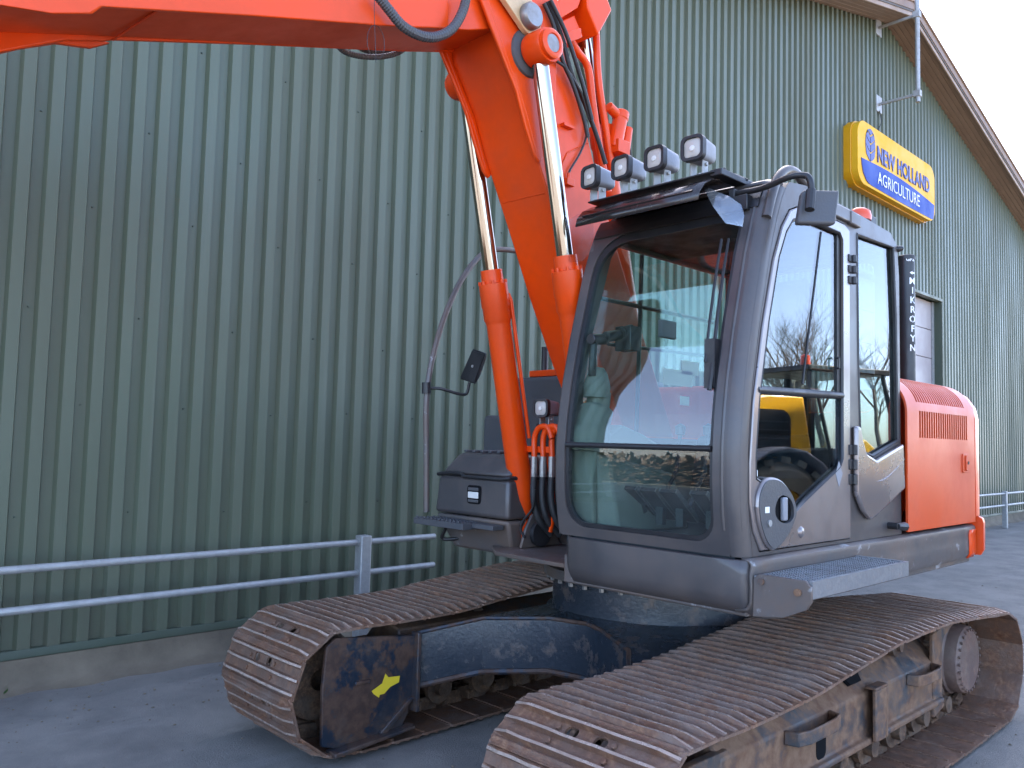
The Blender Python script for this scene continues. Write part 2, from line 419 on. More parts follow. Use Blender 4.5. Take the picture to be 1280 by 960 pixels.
ribs = {}
for k, (i, x, y) in enumerate(prof): ribs.setdefault((i - first) // per, []).append((x, y))
keys = sorted(ribs)
for a in keys:
    e = list(ribs[a])
    if a + 1 in ribs: e.append(ribs[a + 1][0])
    # each sheet laps 2 mm over the next
    d = 0.0
    clad([(x, y + d) for x, y in e], a)
# screw heads in rows on the recessed flats
mb = MB()
for i in range(first, nrib):
    xs = X0 - i * PITCH - 0.130
    if i % 2: continue
    rows = [0.5 + 1.42 * k for k in range(7)] if i % 4 else [1.15 + 1.42 * k for k in range(6)]
    for z in rows:
        z += random.uniform(-0.03, 0.03)
        if z > ztop(xs) - 0.1 or (DOOR[0] < xs < DOOR[1] and z < DOOR[2] + 0.1) or xs < -20: continue
        mb.cyl((xs, WY - 0.042, z), (xs, WY - 0.033, z), 0.008, 0.006, 6)
on_hall(mb.build("screw_heads", M['green_dark'], kind='stuff'))
# backing wall, side and rear walls
mb = MB()
mb.prism([(XL - 0.05, 0.0), (DOOR[1], 0.0), (DOOR[1], DOOR[2]), (DOOR[0], DOOR[2]), (DOOR[0], 0.0), (XR + 0.05, 0.0), (XR + 0.05, ztop(XR) - 0.05), (RIDGE_X, RIDGE_Z - 0.05), (XL - 0.05, ztop(XL) - 0.05)], 'y', WY - 0.06, WY - 0.30)
on_hall(mb.build("front_wall", M['green_dark']))
for x, nm in ((XL - 0.17, "side_wall"), (XR + 0.17, "side_wall")):
    mb = MB(); mb.box((x - 0.12, -43, 0), (x + 0.12, WY - 0.302, ztop(x) - 0.08)); on_hall(mb.build(nm, M['green']))
mb = MB(); mb.prism([(XL - 0.3, 0), (XR + 0.3, 0), (XR + 0.3, ztop(XR) - 0.1), (RIDGE_X, RIDGE_Z - 0.1), (XL - 0.3, ztop(XL) - 0.1)], 'y', -43, -43.2)
on_hall(mb.build("rear_wall", M['green']))
# base flashing and plinth
mb = MB(); mb.prism([(WY - 0.055, 0.205), (WY + 0.016, 0.20), (WY + 0.016, 0.222), (WY + 0.006, 0.258), (WY - 0.055, 0.258)], 'x', XL, DOOR[1] + 0.02)
mb.prism([(WY - 0.055, 0.205), (WY + 0.016, 0.20), (WY + 0.016, 0.222), (WY + 0.006, 0.258), (WY - 0.055, 0.258)], 'x', DOOR[0] - 0.02, XR)
on_hall(mb.build("base_flashing", M['green_dark'], bevel=0.004))
for a, b in ((XL, DOOR[1] + 0.03), (DOOR[0] - 0.03, XR)):
    mb = MB(); n_ = 60; rows = []
    for k in range(n_ + 1):
        x = lerp(a, b, k / n_); j = lambda s: random.uniform(-s, s)
        rows.append([(x, WY - 0.04, 0.203), (x, WY + 0.012, 0.198), (x, WY + 0.025 + j(.006), 0.15 + j(.01)), (x, WY + 0.04 + j(.008), 0.06 + j(.01)), (x, WY + 0.10 + j(.03), 0.018 + j(.004)), (x, WY + 0.20 + j(.05), -0.01)])
    mb.grid(rows); on_hall(mb.build("concrete_plinth", M['concrete'], smooth=60))
# roof slabs, soffit boards, barge boards
VY = -2.80
for s in (1, -1):
    xe = XL + 0.5 if s == 1 else XR - 0.5
    def zr(x, dz): return RIDGE_Z - SLOPE * abs(x - RIDGE_X) + dz
    mb = MB(); mb.prism([(RIDGE_X, zr(RIDGE_X, .05)), (xe, zr(xe, .05)), (xe, zr(xe, .24)), (RIDGE_X, zr(RIDGE_X, .24))], 'y', VY + 0.03, -43.5)
    on_hall(mb.build("roof_slab", M['roof']))
    nb = 5; wd = (VY - 0.02 - (WY - 0.04)) / nb
    for k in range(nb):
        y0 = WY - 0.04 + k * wd
        mb = MB(); mb.prism([(RIDGE_X, zr(RIDGE_X, .012)), (xe, zr(xe, .012)), (xe, zr(xe, .046)), (RIDGE_X, zr(RIDGE_X, .046))], 'y', y0 + 0.004, y0 + wd - 0.004)
        on_hall(mb.build("soffit_board", M['wood'], bevel=0.003))
    for y0, y1, d0, d1, nm, mt in ((VY - 0.02, VY + 0.014, -.03, .16, "barge_board", 'wood_light'), (VY + 0.016, VY + 0.045, .09, .235, "barge_board", 'wood'), (VY - 0.05, VY + 0.075, .242, .275, "roof_edge_trim", 'wood_light')):
        mb = MB(); mb.prism([(RIDGE_X, zr(RIDGE_X, d0)), (xe, zr(xe, d0)), (xe, zr(xe, d1)), (RIDGE_X, zr(RIDGE_X, d1))], 'y', y0, y1)
        on_hall(mb.build(nm, M[mt], bevel=0.004))
# sectional door in its opening
for k in range(8):
    z0 = 0.02 + k * 0.622
    mb = MB(); mb.box((DOOR[0] + 0.12, WY - 0.22, z0), (DOOR[1] - 0.12, WY - 0.18, z0 + 0.612))
    on_hall(mb.build("door_panel", M['door'], bevel=0.008))
for xa in (DOOR[0] + 0.001, DOOR[1] - 0.02):
    mb = MB(); mb.box((xa, WY - 0.33, 0), (xa + 0.019, WY + 0.012, DOOR[2])); on_hall(mb.build("door_jamb", M['green_dark']))
mb = MB(); mb.box((DOOR[0] - 0.02, WY - 0.1, DOOR[2] - 0.03), (DOOR[1] + 0.02, WY + 0.02, DOOR[2] + 0.03)); on_hall(mb.build("door_lintel", M['green'], bevel=0.005))
mb = MB(); mb.box((DOOR[0] + 0.021, WY - 0.178, 0), (DOOR[0] + 0.12, WY - 0.15, DOOR[2] - 0.03)); on_hall(mb.build("door_track", M['zinc']))

# ------------------------------------------------------------------ guard rails
FY = -2.80
def guard_rail(label, x_posts, xa, xb, top, low, slant=False):
    t = thing("guard_rail", label, "guard rail", ((xa + xb) / 2, FY, 0), "guard rails along the hall wall")
    inv = Matrix.Translation((-(xa + xb) / 2, -FY, 0))
    def put(o): o.parent = t; o.matrix_parent_inverse = inv; return o
    for x in x_posts:
        mb = MB(); mb.box((x - 0.05, FY - 0.05, 0), (x + 0.05, FY + 0.05, top + 0.055)); put(mb.build("post", M['zinc'], bevel=0.008))
    cuts = [xa] + list(x_posts) + [xb]
    for z in (top, low):
        for a, b in zip(cuts, cuts[1:]):
            a2 = a - 0.045 if a in x_posts else a; b2 = b + 0.045 if b in x_posts else b
            mb = MB(); mb.cyl((a2, FY, z), (b2, FY, z), 0.0255, seg=14)
            if b in x_posts: mb.cyl((b2 + 0.02, FY, z), (b2 - 0.012, FY, z), 0.033, seg=14)
            if a in x_posts: mb.cyl((a2 - 0.02, FY, z), (a2 + 0.012, FY, z), 0.033, seg=14)
            put(mb.build("rail", M['zinc'], smooth=40))
    return t
guard_rail("galvanised two-bar guard rail in front of the green wall, left of the excavator", [3.40, 0.375], 5.6, (-0.383, -2.8, 0.841)[0], 0.868, 0.615)
guard_rail("galvanised two-bar guard rail far away behind the orange counterweight", [-17.25, -20.4, -23.5], -14.95, -26.0, 0.80, 0.53)

# ------------------------------------------------------------------ dealer sign on the gable
sign = thing("wall_sign", "yellow and blue dealer sign with navy lettering, fixed high on the gable", "sign", (-11.77, -3.1, 6.45))
SX0, SX1, SZ0, SZ1 = -9.93, -13.63, 6.46, 7.66
def put_sign(o): o.parent = sign; o.matrix_parent_inverse = Matrix.Translation((11.77, 3.1, -6.45)); return o
# outline in (u, z): u runs from the left end (+x) to the right end; the ends bow out a little
def sign_outline(d=0.0, n=8):
    W_ = SX0 - SX1; H_ = SZ1 - SZ0; pts = []
    base = rrect(d, d, W_ - d, H_ - d, 0.24, 7)
    for u, z in base:
        f = (z / H_ - 0.5) * 2
        bow = 0.07 * (1 - f * f)
        u2 = u - bow if u < W_ / 2 else u + bow
        tz = z + (0.02 * (1 - ((u / W_ - .5) * 2) ** 2)) * (1 if z > H_ / 2 else -1)
        pts.append((SX0 - u2, SZ0 + tz))
    return pts
mb = MB(); mb.prism(sign_outline(0.0), 'y', WY + 0.004, -3.12); put_sign(mb.build("casing", M['sign_side'], bevel=0.02, smooth=40))
mb = MB(); mb.prism(sign_outline(0.02), 'y', -3.121, -3.00); put_sign(mb.build("sign_face", M['sign_yellow'], bevel=0.05, bseg=4, smooth=40))
# blue band along the lower half, its upper edge arching
W_ = SX0 - SX1
band = []
for k in range(25):
    t = k / 24; u = lerp(0.115, W_ - 0.02, t)
    band.append((SX0 - u, SZ0 + 0.475 + 0.085 * math.sin(math.pi * t) - 0.09 * t))
low = []
for k in range(25):
    t = k / 24; u = lerp(0.55, W_ - 0.14, t); low.append((SX0 - u, SZ0 + 0.065 - 0.012 * math.sin(math.pi * t)))
crn = [(SX0 - 0.13, SZ0 + 0.36), (SX0 - 0.19, SZ0 + 0.22), (SX0 - 0.32, SZ0 + 0.11), (SX0 - 0.44, SZ0 + 0.075)]
end = [(SX0 - W_ + 0.03, SZ0 + 0.30), (SX0 - W_ + 0.05, SZ0 + 0.16), (SX0 - W_ + 0.09, SZ0 + 0.085)]
poly = list(reversed(band)) + crn + low + list(reversed(end))
mb = MB(); mb.prism(poly, 'y', -3.001, -2.994); put_sign(mb.build("blue_band", M['sign_blue']))
edge = [(SX0 - 0.095, SZ0 + 0.49)] + [(x - 0.0, z + 0.018) for x, z in band]
mb = MB(); mb.tube([(x, -2.996, z) for x, z in [crn[3], crn[2], crn[1], crn[0], band[0]]], 0.012, 6); put_sign(mb.build("band_edge", M['sign_navy']))
def lettering(txt, x_left, z_base, width, cap, y, mat, name, offset=0.0, parent_fn=put_sign, extr=0.003):
    cu = bpy.data.curves.new("text", 'FONT'); cu.body = txt; cu.size = 1.0; cu.offset = offset; cu.extrude = 0.0; cu.resolution_u = 3
    tmp = bpy.data.objects.new("text", cu); COL.objects.link(tmp)
    bpy.context.view_layer.update()
    me = bpy.data.meshes.new_from_object(tmp.evaluated_get(bpy.context.evaluated_depsgraph_get()))
    bpy.data.objects.remove(tmp); bpy.data.curves.remove(cu)
    xs = [v.co.x for v in me.vertices]; ys = [v.co.y for v in me.vertices]
    x0, x1, y1 = min(xs), max(xs), max(ys); y0 = 0.0
    sx = width / (x1 - x0); sz = cap / (y1 - y0)
    for v in me.vertices: v.co = Vector((x_left - (v.co.x - x0) * sx, y, z_base + (v.co.y - y0) * sz))
    bm = bmesh.new(); bm.from_mesh(me)
    r = bmesh.ops.extrude_face_region(bm, geom=bm.faces[:])
    for v in r['geom']:
        if isinstance(v, bmesh.types.BMVert): v.co.y -= extr
    bmesh.ops.recalc_face_normals(bm, faces=bm.faces); bm.to_mesh(me); bm.free()
    me.name = name; me.materials.append(mat)
    o = bpy.data.objects.new(name, me); COL.objects.link(o)
    return parent_fn(o) if parent_fn else o
lettering("NEW HOLLAND", SX0 - 0.80, SZ0 + 0.585, 2.62, 0.30, -2.990, M['sign_navy'], "lettering", 0.042)
lettering("AGRICULTURE", SX0 - 0.80, SZ0 + 0.165, 2.05, 0.235, -2.986, M['white'], "lettering", -0.004)
# leaf emblem: an oval leaf cut by a pale stalk and veins into seven blades
def emblem():
    mb = MB(); cx, cz = SX0 - 0.50, SZ0 + 0.80; a, b = 0.215, 0.305
    def P2(u, v): return (cx - u * a, cz + v * b)
    def edge(v): return math.sqrt(max(0.0, 1 - min(1, abs(v)) ** 2.2))
    for s in (1, -1):
        for v0, v1 in ((-0.98, -0.52), (-0.42, 0.02), (0.12, 0.52)):
            low_, top_ = [], []
            for k in range(7):
                t = k / 6; rise = 0.42 * t ** 1.15
                va, vb = v0 + rise, v1 + rise + 0.05 * t
                low_.append((s * min(edge(va), 0.05 + 0.95 * t), va)); top_.append((s * min(edge(vb), 0.05 + 0.95 * t), min(vb, 0.97)))
            pts = [P2(*p) for p in low_] + [P2(*p) for p in reversed(top_)]; out = []
            for p in pts:
                if not out or (abs(p[0] - out[-1][0]) + abs(p[1] - out[-1][1])) > 2e-3: out.append(p)
            if s < 0: out.reverse()
            mb.prism(out, 'y', -2.999, -2.991)
    mb.prism([P2(*p) for p in ((0, .60), (.30, .74), (.36, .86), (.18, .97), (0, 1.0), (-.18, .97), (-.36, .86), (-.30, .74))], 'y', -2.999, -2.991)
    return put_sign(mb.build("emblem", M['sign_navy']))
emblem()
sign.location.y -= 0.04

# ------------------------------------------------------------------ pole on brackets above the sign
PXX = -11.42; PYY = -2.56
pole = thing("wall_pole", "thin galvanised pole on wall brackets at the gable peak", "pole", (PXX, PYY, 8.3))
def put_pole(o): o.parent = pole; o.matrix_parent_inverse = Matrix.Translation((-PXX, -PYY, -8.3)); return o
mb = MB(); mb.cyl((PXX, PYY, 8.24), (PXX, PYY, 12.6), 0.042, seg=14); put_pole(mb.build("tube", M['zinc'], smooth=40))
for z in (8.40, 9.93):
    mb = MB(); mb.box((PXX - 0.02, WY, z - 0.03), (PXX + 0.02, PYY - 0.03, z + 0.02)); mb.box((PXX - 0.13, WY - 0.02, z - 0.16), (PXX + 0.13, WY + 0.012, z + 0.16))
    mb.box((PXX - 0.055, PYY - 0.07, z - 0.06), (PXX + 0.055, PYY + 0.055, z + 0.06)); put_pole(mb.build("bracket", M['zinc'], bevel=0.005))
mb = MB(); mb.tube(smooth_path([(PXX + .02, WY + .02, 8.26), (PXX - .02, WY + .04, 8.05), (PXX + .10, WY + .03, 7.85), (PXX + .14, -3.2, 7.66)]), 0.008, 6); put_pole(mb.build("cable", M['rubber']))

# ================================================================== EXCAVATOR
ex = thing("excavator", "orange tracked excavator with dark grey cab and rusty tracks, parked along the hall", "excavator", (0, 0, 0))

# ------------------------------------------------------------------ tracks
SHOES = 43
def track_path():
    pts = []
    Rp = 0.345; cz = 0.372; cx = 1.79
    for k in range(13): pts.append((lerp(-1.735, cx, k / 12), 0.027))
    for k in range(1, 16):
        a = R(-90 + 168 * k / 15); pts.append((cx + Rp * math.cos(a), cz + Rp * math.sin(a)))
    pts += [(1.45, 0.700), (1.12, 0.703), (0.9, 0.714), (0.68, 0.735), (0.3, 0.773), (-0.14, 0.802), (-0.7, 0.795), (-1.2, 0.763), (-1.5, 0.735)]
    for k in range(16):
        a = R(95 + 170 * k / 15); pts.append((-1.735 + Rp * math.cos(a), cz + Rp * math.sin(a)))
    return pts
def resample(pts, n):
    P = [Vector((p[0], 0, p[1])) for p in pts]; P.append(P[0])
    L = [0]
    for a, b in zip(P, P[1:]): L.append(L[-1] + (b - a).length)
    T = L[-1]; out = []
    for k in range(n):
        s = T * k / n
        for i in range(len(L) - 1):
            if L[i] <= s <= L[i + 1]:
                out.append(P[i].lerp(P[i + 1], (s - L[i]) / max(1e-9, L[i + 1] - L[i]))); break
    return out, T
def shoe_mesh(p):
    """one triple-grouser shoe; X along the track, Y across it, Z outward; plate outer face at z = 0"""
    mb = MB(); h = 0.4; L = p / 2
    holes = [rrect(0.012, y - 0.030, 0.056, y + 0.030, 0.018, 3) for y in (-0.07, 0.07)]
    out = [(-L - 0.012, -h + 0.02), (-L + 0.01, -h), (L - 0.01, -h), (L + 0.012, -h + 0.02), (L + 0.012, h - 0.02), (L - 0.01, h), (-L + 0.01, h), (-L - 0.012, h - 0.02)]
    mb.prism(out, 'z', -0.012, 0.0, 0, holes)
    for gx, tall in ((-p / 3, 0.026), (0.0, 0.023), (p / 3, 0.026)):
        w0, w1 = 0.013, 0.006; n = 10; rows = []
        for k in range(n + 1):
            y = lerp(-h + 0.002, h - 0.002, k / n); e = min(1.0, (h - abs(y)) / 0.05 + 0.25)
            wob = random.uniform(-.0015, .0015); t = tall * e + random.uniform(-.0022, .0012)
            rows.append([(gx - w0, y, 0.0005), (gx - w1 + wob, y, t), (gx + w1 + wob, y, t), (gx + w0, y, 0.0005)])
        a = len(mb.bm.faces); mb.grid(rows)
        mb.bm.faces.ensure_lookup_table()
        for f in mb.bm.faces[a:]:
            f.material_index = 0
        fs = [f for f in mb.bm.faces[a:] if all(v.co.z > 0.004 for v in f.verts)]
        for f in fs: f.material_index = 1
        for r in (rows[0], rows[-1]):
            vs = [mb.bm.verts.new(q) for q in r]; mb.bm.faces.new(vs)
    for bx in (-0.036, 0.034):
        for y in (-0.135, 0.135): mb.cyl((bx, y, 0), (bx, y, 0.010), 0.012, seg=6)
    # turned-down lip at the trailing edge
    mb.box((-L - 0.020, -h + 0.02, -0.020), (-L - 0.004, h - 0.02, -0.002))
    bmesh.ops.recalc_face_normals(mb.bm, faces=mb.bm.faces)
    me = bpy.data.meshes.new("track_shoe"); mb.bm.to_mesh(me); mb.bm.free()
    me.materials.append(M['shoe']); me.materials.append(M['grouser'])
    return me
tp, TL = resample(track_path(), SHOES)
shoe_variants = [shoe_mesh(TL / SHOES) for _ in range(4)]

def build_track(side):
    yc = 1.02 if side > 0 else -1.20; o = side            # o points to the outer side of this track
    # ---- side frame: box with a sloping top, flange at the bottom, end plates
    mb = MB()
    yi, yo = yc - 0.20 * o, yc + 0.18 * o
    sec = [(yi, 0.225), (yo + 0.035 * o, 0.225), (yo + 0.035 * o, 0.255), (yo, 0.262), (yo, 0.475), (yo - 0.035 * o, 0.505), (yc + 0.02 * o, 0.625), (yc - 0.04 * o, 0.635), (yi, 0.60)]
    mb.prism(sec, 'x', -1.13, 1.32)
    # rear bracket plate round the drive, front yoke
    mb.prism([(-1.13, 0.17), (-1.02, 0.15), (-1.02, 0.64), (-1.10, 0.665), (-1.36, 0.70), (-1.36, 0.66), (-1.20, 0.60), (-1.165, 0.53), (-1.165, 0.27), (-1.20, 0.20)], 'y', yo + 0.012 * o, yo - 0.02 * o)
    mb.box((-1.6, yi - 0.02 if o > 0 else yi - 0.01, 0.2), (-1.0, yi + 0.01 if o > 0 else yi + 0.02, 0.6))
    fr = mb.build("track_frame", M['frame'], ex, bevel=0.012, smooth=35); fr["label"] = "rusty side frame of the %s track" % ("near" if side > 0 else "far")
    # raised step loops on the outer face
    for x0, x1 in ((-1.02, -0.62), (0.34, 0.80)):
        mb = MB()
        pl = [(x0, yo), (x0 + 0.02, yo + 0.065 * o), (x0 + 0.10, yo + 0.085 * o), (x1 - 0.10, yo + 0.085 * o), (x1 - 0.02, yo + 0.065 * o), (x1, yo)]
        inn = [(x1 - 0.025, yo + 0.003 * o), (x1 - 0.04, yo + 0.05 * o), (x1 - 0.11, yo + 0.066 * o), (x0 + 0.11, yo + 0.066 * o), (x0 + 0.04, yo + 0.05 * o), (x0 + 0.025, yo + 0.003 * o)]
        mb.prism(pl + inn, 'z', 0.415, 0.478); mb.build("step_loop", M['frame'], fr, bevel=0.006)
    for x0 in (-0.22,):
        mb = MB(); mb.box((x0, min(yo + .002 * o, yo + 0.06 * o), 0.24), (x0 + 0.03, max(yo + .002 * o, yo + 0.06 * o), 0.50)); mb.box((x0 + 0.03, min(yo + .04 * o, yo + 0.06 * o), 0.24), (x0 + 0.16, max(yo + .04 * o, yo + 0.06 * o), 0.50)); mb.box((x0, min(yo + .002 * o, yo + 0.06 * o), 0.501), (x0 + 0.16, max(yo + .002 * o, yo + 0.06 * o), 0.515)); mb.build("roller_guard", M['frame'], fr, bevel=0.005)
    # openings not cut: their inner shade is painted as dark patches, side and top
    mb = MB(); sl = rrect(0.385, 0.265, 0.485, 0.425, 0.035, 4); mb.prism(sl, 'y', yo - 0.03 * o, yo + 0.0022 * o); mb.build("slot_shade", M['cavity_shade'], fr)
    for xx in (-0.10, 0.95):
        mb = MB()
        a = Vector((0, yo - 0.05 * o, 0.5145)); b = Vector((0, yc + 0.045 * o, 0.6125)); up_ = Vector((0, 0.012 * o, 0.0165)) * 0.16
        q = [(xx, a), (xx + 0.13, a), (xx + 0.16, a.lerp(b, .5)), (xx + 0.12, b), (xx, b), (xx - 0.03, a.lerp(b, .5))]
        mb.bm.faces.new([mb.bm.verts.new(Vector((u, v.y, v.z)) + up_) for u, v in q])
        ob = mb.build("top_shade", M['cavity_shade'], fr, recalc=False); ob.modifiers.new("depth", 'SOLIDIFY').thickness = 0.02
    # ---- final drive and sprocket
    dx, dz = -1.735, 0.372
    mb = MB(); mb.lathe([(0.0, 0.0), (0.19, 0.0), (0.215, 0.02), (0.222, 0.05), (0.222, 0.09), (0.235, 0.10), (0.235, 0.34), (0.0, 0.34)], (dx, yc + 0.17 * o, dz), (0, -o, 0), 36)
    dr = mb.build("final_drive", M['drive'], fr, smooth=35)
    mb = MB()
    for k in range(26):
        a = 2 * math.pi * k / 26; mb.cyl((dx + 0.196 * math.cos(a), yc + 0.160 * o, dz + 0.196 * math.sin(a)), (dx + 0.196 * math.cos(a), yc + 0.176 * o, dz + 0.196 * math.sin(a)), 0.010, seg=6)
    ob = mb.build("cover_bolts", M['drive'], fr, kind='stuff')
    mb = MB(); pts = []
    for k in range(23):
        for d, rr_ in ((0, 0.262), (0.3, 0.305), (0.55, 0.305), (0.8, 0.262)):
            a = 2 * math.pi * (k + d) / 23; pts.append((dx + rr_ * math.cos(a), dz + rr_ * math.sin(a)))
    mb.prism(pts, 'y', yc - 0.035, yc + 0.035); mb.build("sprocket", M['chain'], fr, bevel=0.004)
    mb = MB(); mb.cyl((dx, yc - 0.30 * o, dz), (dx, yc - 0.07 * o, dz), 0.17, seg=28); mb.build("travel_motor", M['frame'], fr, smooth=35)
    # ---- idler, rollers
    mb = MB(); mb.lathe([(0.06, -0.11), (0.22, -0.10), (0.235, -0.06), (0.275, -0.055), (0.275, 0.055), (0.235, 0.06), (0.22, 0.10), (0.06, 0.11)], (1.79, yc, 0.372), (0, 1, 0), 36)
    mb.build("idler", M['chain'], fr, smooth=35)
    mb = MB()
    for s in (-1, 1):
        ya = yc + 0.155 * s
        mb.prism([(1.25, 0.22), (1.62, 0.22), (1.80, 0.28), (1.80, 0.44), (1.62, 0.50), (1.25, 0.50)], 'y', ya - 0.02, ya + 0.02)
    mb.build("idler_yoke", M['frame'], fr, bevel=0.008)
    for k in range(8):
        x = lerp(-1.28, 1.3, k / 7); mb = MB()
        mb.lathe([(0.0, -0.19), (0.05, -0.19), (0.05, -0.14), (0.10, -0.135), (0.10, -0.10), (0.078, -0.095), (0.078, 0.095), (0.10, 0.10), (0.10, 0.135), (0.05, 0.14), (0.05, 0.19), (0.0, 0.19)], (x, yc, 0.178), (0, 1, 0), 20)
        mb.build("track_roller", M['chain'], fr, smooth=35)
    for x in (-0.62, 0.62):
        mb = MB(); mb.lathe([(0, -0.13), (0.06, -0.13), (0.065, -0.05), (0.06, 0.05), (0.06, 0.13), (0.03, 0.14), (0.03, 0.16), (0, 0.16)], (x, yc, interp([(-1, .63), (-.62, .625), (.62, .575), (1, .56)], x)), (0, 1, 0), 16); mb.build("carrier_roller", M['chain'], fr, smooth=35)
    # ---- shoes
    p = TL / SHOES; chain = MB()
    for k in range(SHOES):
        a, b = tp[k], tp[(k + 1) % SHOES]; c = (a + b) / 2; t = (b - a).normalized(); nrm = Vector((t.z, 0, -t.x))
        # path runs counter-clockwise in (x, z) seen from -y: outward normal points away from the loop
        jit = random.uniform(-0.003, 0.003)
        Xv, Zv = t, nrm; Yv = Zv.cross(Xv)
        o_ = bpy.data.objects.new("track_shoe", shoe_variants[random.randrange(4)]); COL.objects.link(o_)
        mtx = Matrix((Xv, Yv, Zv)).transposed().to_4x4(); mtx.translation = c + Vector((0, yc + random.uniform(-.004, .004), 0)) + nrm * jit
        o_.parent = fr; o_.matrix_basis = mtx
        for s in (-1, 1):
            y0 = yc + s * 0.062
            for q, (l0, l1) in enumerate(((-p * .62, p * .12), (-p * .1, p * .62))):
                yy = y0 + (0.016 if q else -0.016) * s
                lo_, hi_ = c + t * l0 - nrm * 0.012, c + t * l1 - nrm * 0.012
                h1 = nrm * -0.088
                pts = [lo_, hi_, hi_ + h1 * .9 - t * .02, lo_ + h1 * .9 + t * .02]
                va = [chain.bm.verts.new((v.x, yy - .012, v.z)) for v in pts]; vb = [chain.bm.verts.new((v.x, yy + .012, v.z)) for v in pts]
                chain.bm.faces.new(va); chain.bm.faces.new(vb[::-1])
                for i in range(4): chain.bm.faces.new([va[i], va[(i + 1) % 4], vb[(i + 1) % 4], vb[i]])
        pin = b - nrm * 0.055; chain.cyl((pin.x, yc - 0.105, pin.z), (pin.x, yc + 0.105, pin.z), 0.023, seg=8)
    chain.build("track_chain", M['chain'], fr, kind='stuff')
    return fr
left_track = build_track(1)
right_track = build_track(-1)
# inner plate at the front of the far track frame, with a torn yellow sticker
mb = MB(); mb.prism([(1.32, 0.60), (1.86, 0.66), (1.915, 0.62), (1.93, 0.40), (1.92, 0.10), (1.84, 0.075), (1.40, 0.09), (1.36, 0.15), (1.32, 0.30)], 'y', -0.862, -0.835)
mb.box((1.306, -0.86, 0.17), (1.332, -0.79, 0.62))
mb.hexa([(1.34, -.86, .085), (1.88, -.86, .05), (1.88, -.76, .05), (1.34, -.78, .085), (1.34, -.86, .105), (1.88, -.86, .074), (1.88, -.76, .074), (1.34, -.78, .105)])
mb.hexa([(1.32, -.84, .25), (1.36, -.84, .25), (1.56, -.84, .095), (1.52, -.84, .08), (1.32, -.815, .25), (1.36, -.815, .25), (1.56, -.815, .095), (1.52, -.815, .08)])
pl = mb.build("idler_guard", M['frame_in'], right_track, bevel=0.006)
mb = MB(); mb.prism([(1.615, 0.335), (1.545, 0.365), (1.525, 0.415), (1.505, 0.392), (1.425, 0.385), (1.43, 0.35), (1.49, 0.335), (1.53, 0.305), (1.56, 0.305), (1.565, 0.29), (1.60, 0.315)], 'y', -0.834, -0.8315); mb.build("torn_sticker", M['sticker'], right_track)
mb = MB(); mb.box((1.63, -0.836, 0.385), (1.73, -0.822, 0.405)); mb.build("guard_slot", M['frame_in'], right_track, bevel=0.004)

# ------------------------------------------------------------------ centre frame
mb = MB()
plan = [(1.31, -0.86), (0.98, -0.62), (0.80, -0.25), (0.76, 0.0), (0.80, 0.13), (1.0, 0.48), (1.33, 0.74), (-1.20, 0.74), (-0.95, 0.52), (-0.76, 0.2), (-0.72, 0), (-0.76, -0.25), (-0.95, -0.62), (-1.20, -0.86)]
def topz(x, y): return interp([(0.0, 0.735), (0.5, 0.72), (0.65, 0.68), (0.86, 0.60)], abs(y))
def botz(x, y): return interp([(0.0, 0.44), (0.45, 0.43), (0.70, 0.36), (0.86, 0.30)], abs(y))
rows_t = []
for (x, y) in plan[:7]: rows_t.append((x, y))
rear = [(plan[13 - k][0], plan[13 - k][1]) for k in range(7)]
def fz(y, f): return f(0, y)
top = [[(fx, fy, topz(fx, fy)), (fx - 0.08, fy, topz(fx, fy) + 0.012), (lerp(fx, rx, .5), fy, topz(fx, fy) + 0.03), (rx, ry, topz(rx, ry))] for (fx, fy), (rx, ry) in zip(rows_t, rear)]
bot = [[(fx, fy, botz(fx, fy)), (rx, ry, botz(rx, ry))] for (fx, fy), (rx, ry) in zip(rows_t, rear)]
mb.grid(top); mb.grid(bot)
mb.grid([[(fx, fy, topz(fx, fy)), (fx + 0.004, fy, topz(fx, fy) - 0.02), (fx, fy, botz(fx, fy))] for fx, fy in rows_t])
mb.grid([[(fx, fy, topz(fx, fy)), (fx, fy, botz(fx, fy))] for fx, fy in rear])
bmesh.ops.remove_doubles(mb.bm, verts=mb.bm.verts, dist=1e-4)
cf = mb.build("centre_frame", M['blue_frame'], ex, smooth=28)
mb = MB(); mb.tube([(fx + 0.006, fy, botz(fx, fy) - 0.004) for fx, fy in rows_t], 0.017, 6); mb.tube([(fx + 0.004, fy, topz(fx, fy) + 0.001) for fx, fy in rows_t], 0.012, 6)
mb.build("edge_flange", M['frame_in'], cf, smooth=50)
mb = MB(); mb.lathe([(0.0, 0.70), (0.68, 0.70), (0.68, 0.715), (0.645, 0.73), (0.64, 0.90), (0.655, 0.905), (0.655, 0.925), (0.0, 0.925)], (0, -0.1, 0), (0, 0, 1), 56)
sr = mb.build("slew_ring", M['blue_frame'], ex, smooth=35)
mb = MB(); mb.lathe([(0.0, 0.926), (0.70, 0.926), (0.70, 0.985), (0.62, 0.99), (0.62, 1.06), (0, 1.06)], (0, -0.1, 0), (0, 0, 1), 56); mb.build("bearing_race", M['grey_scuffed'], sr, smooth=35)
mb = MB()
for k in range(36):
    a = 2 * math.pi * k / 36; mb.cyl((0.672 * math.cos(a), -0.1 + 0.672 * math.sin(a), 0.900), (0.672 * math.cos(a), -0.1 + 0.672 * math.sin(a), 0.925), 0.015, seg=6)
mb.build("ring_bolts", M['steel'], sr, kind='stuff')

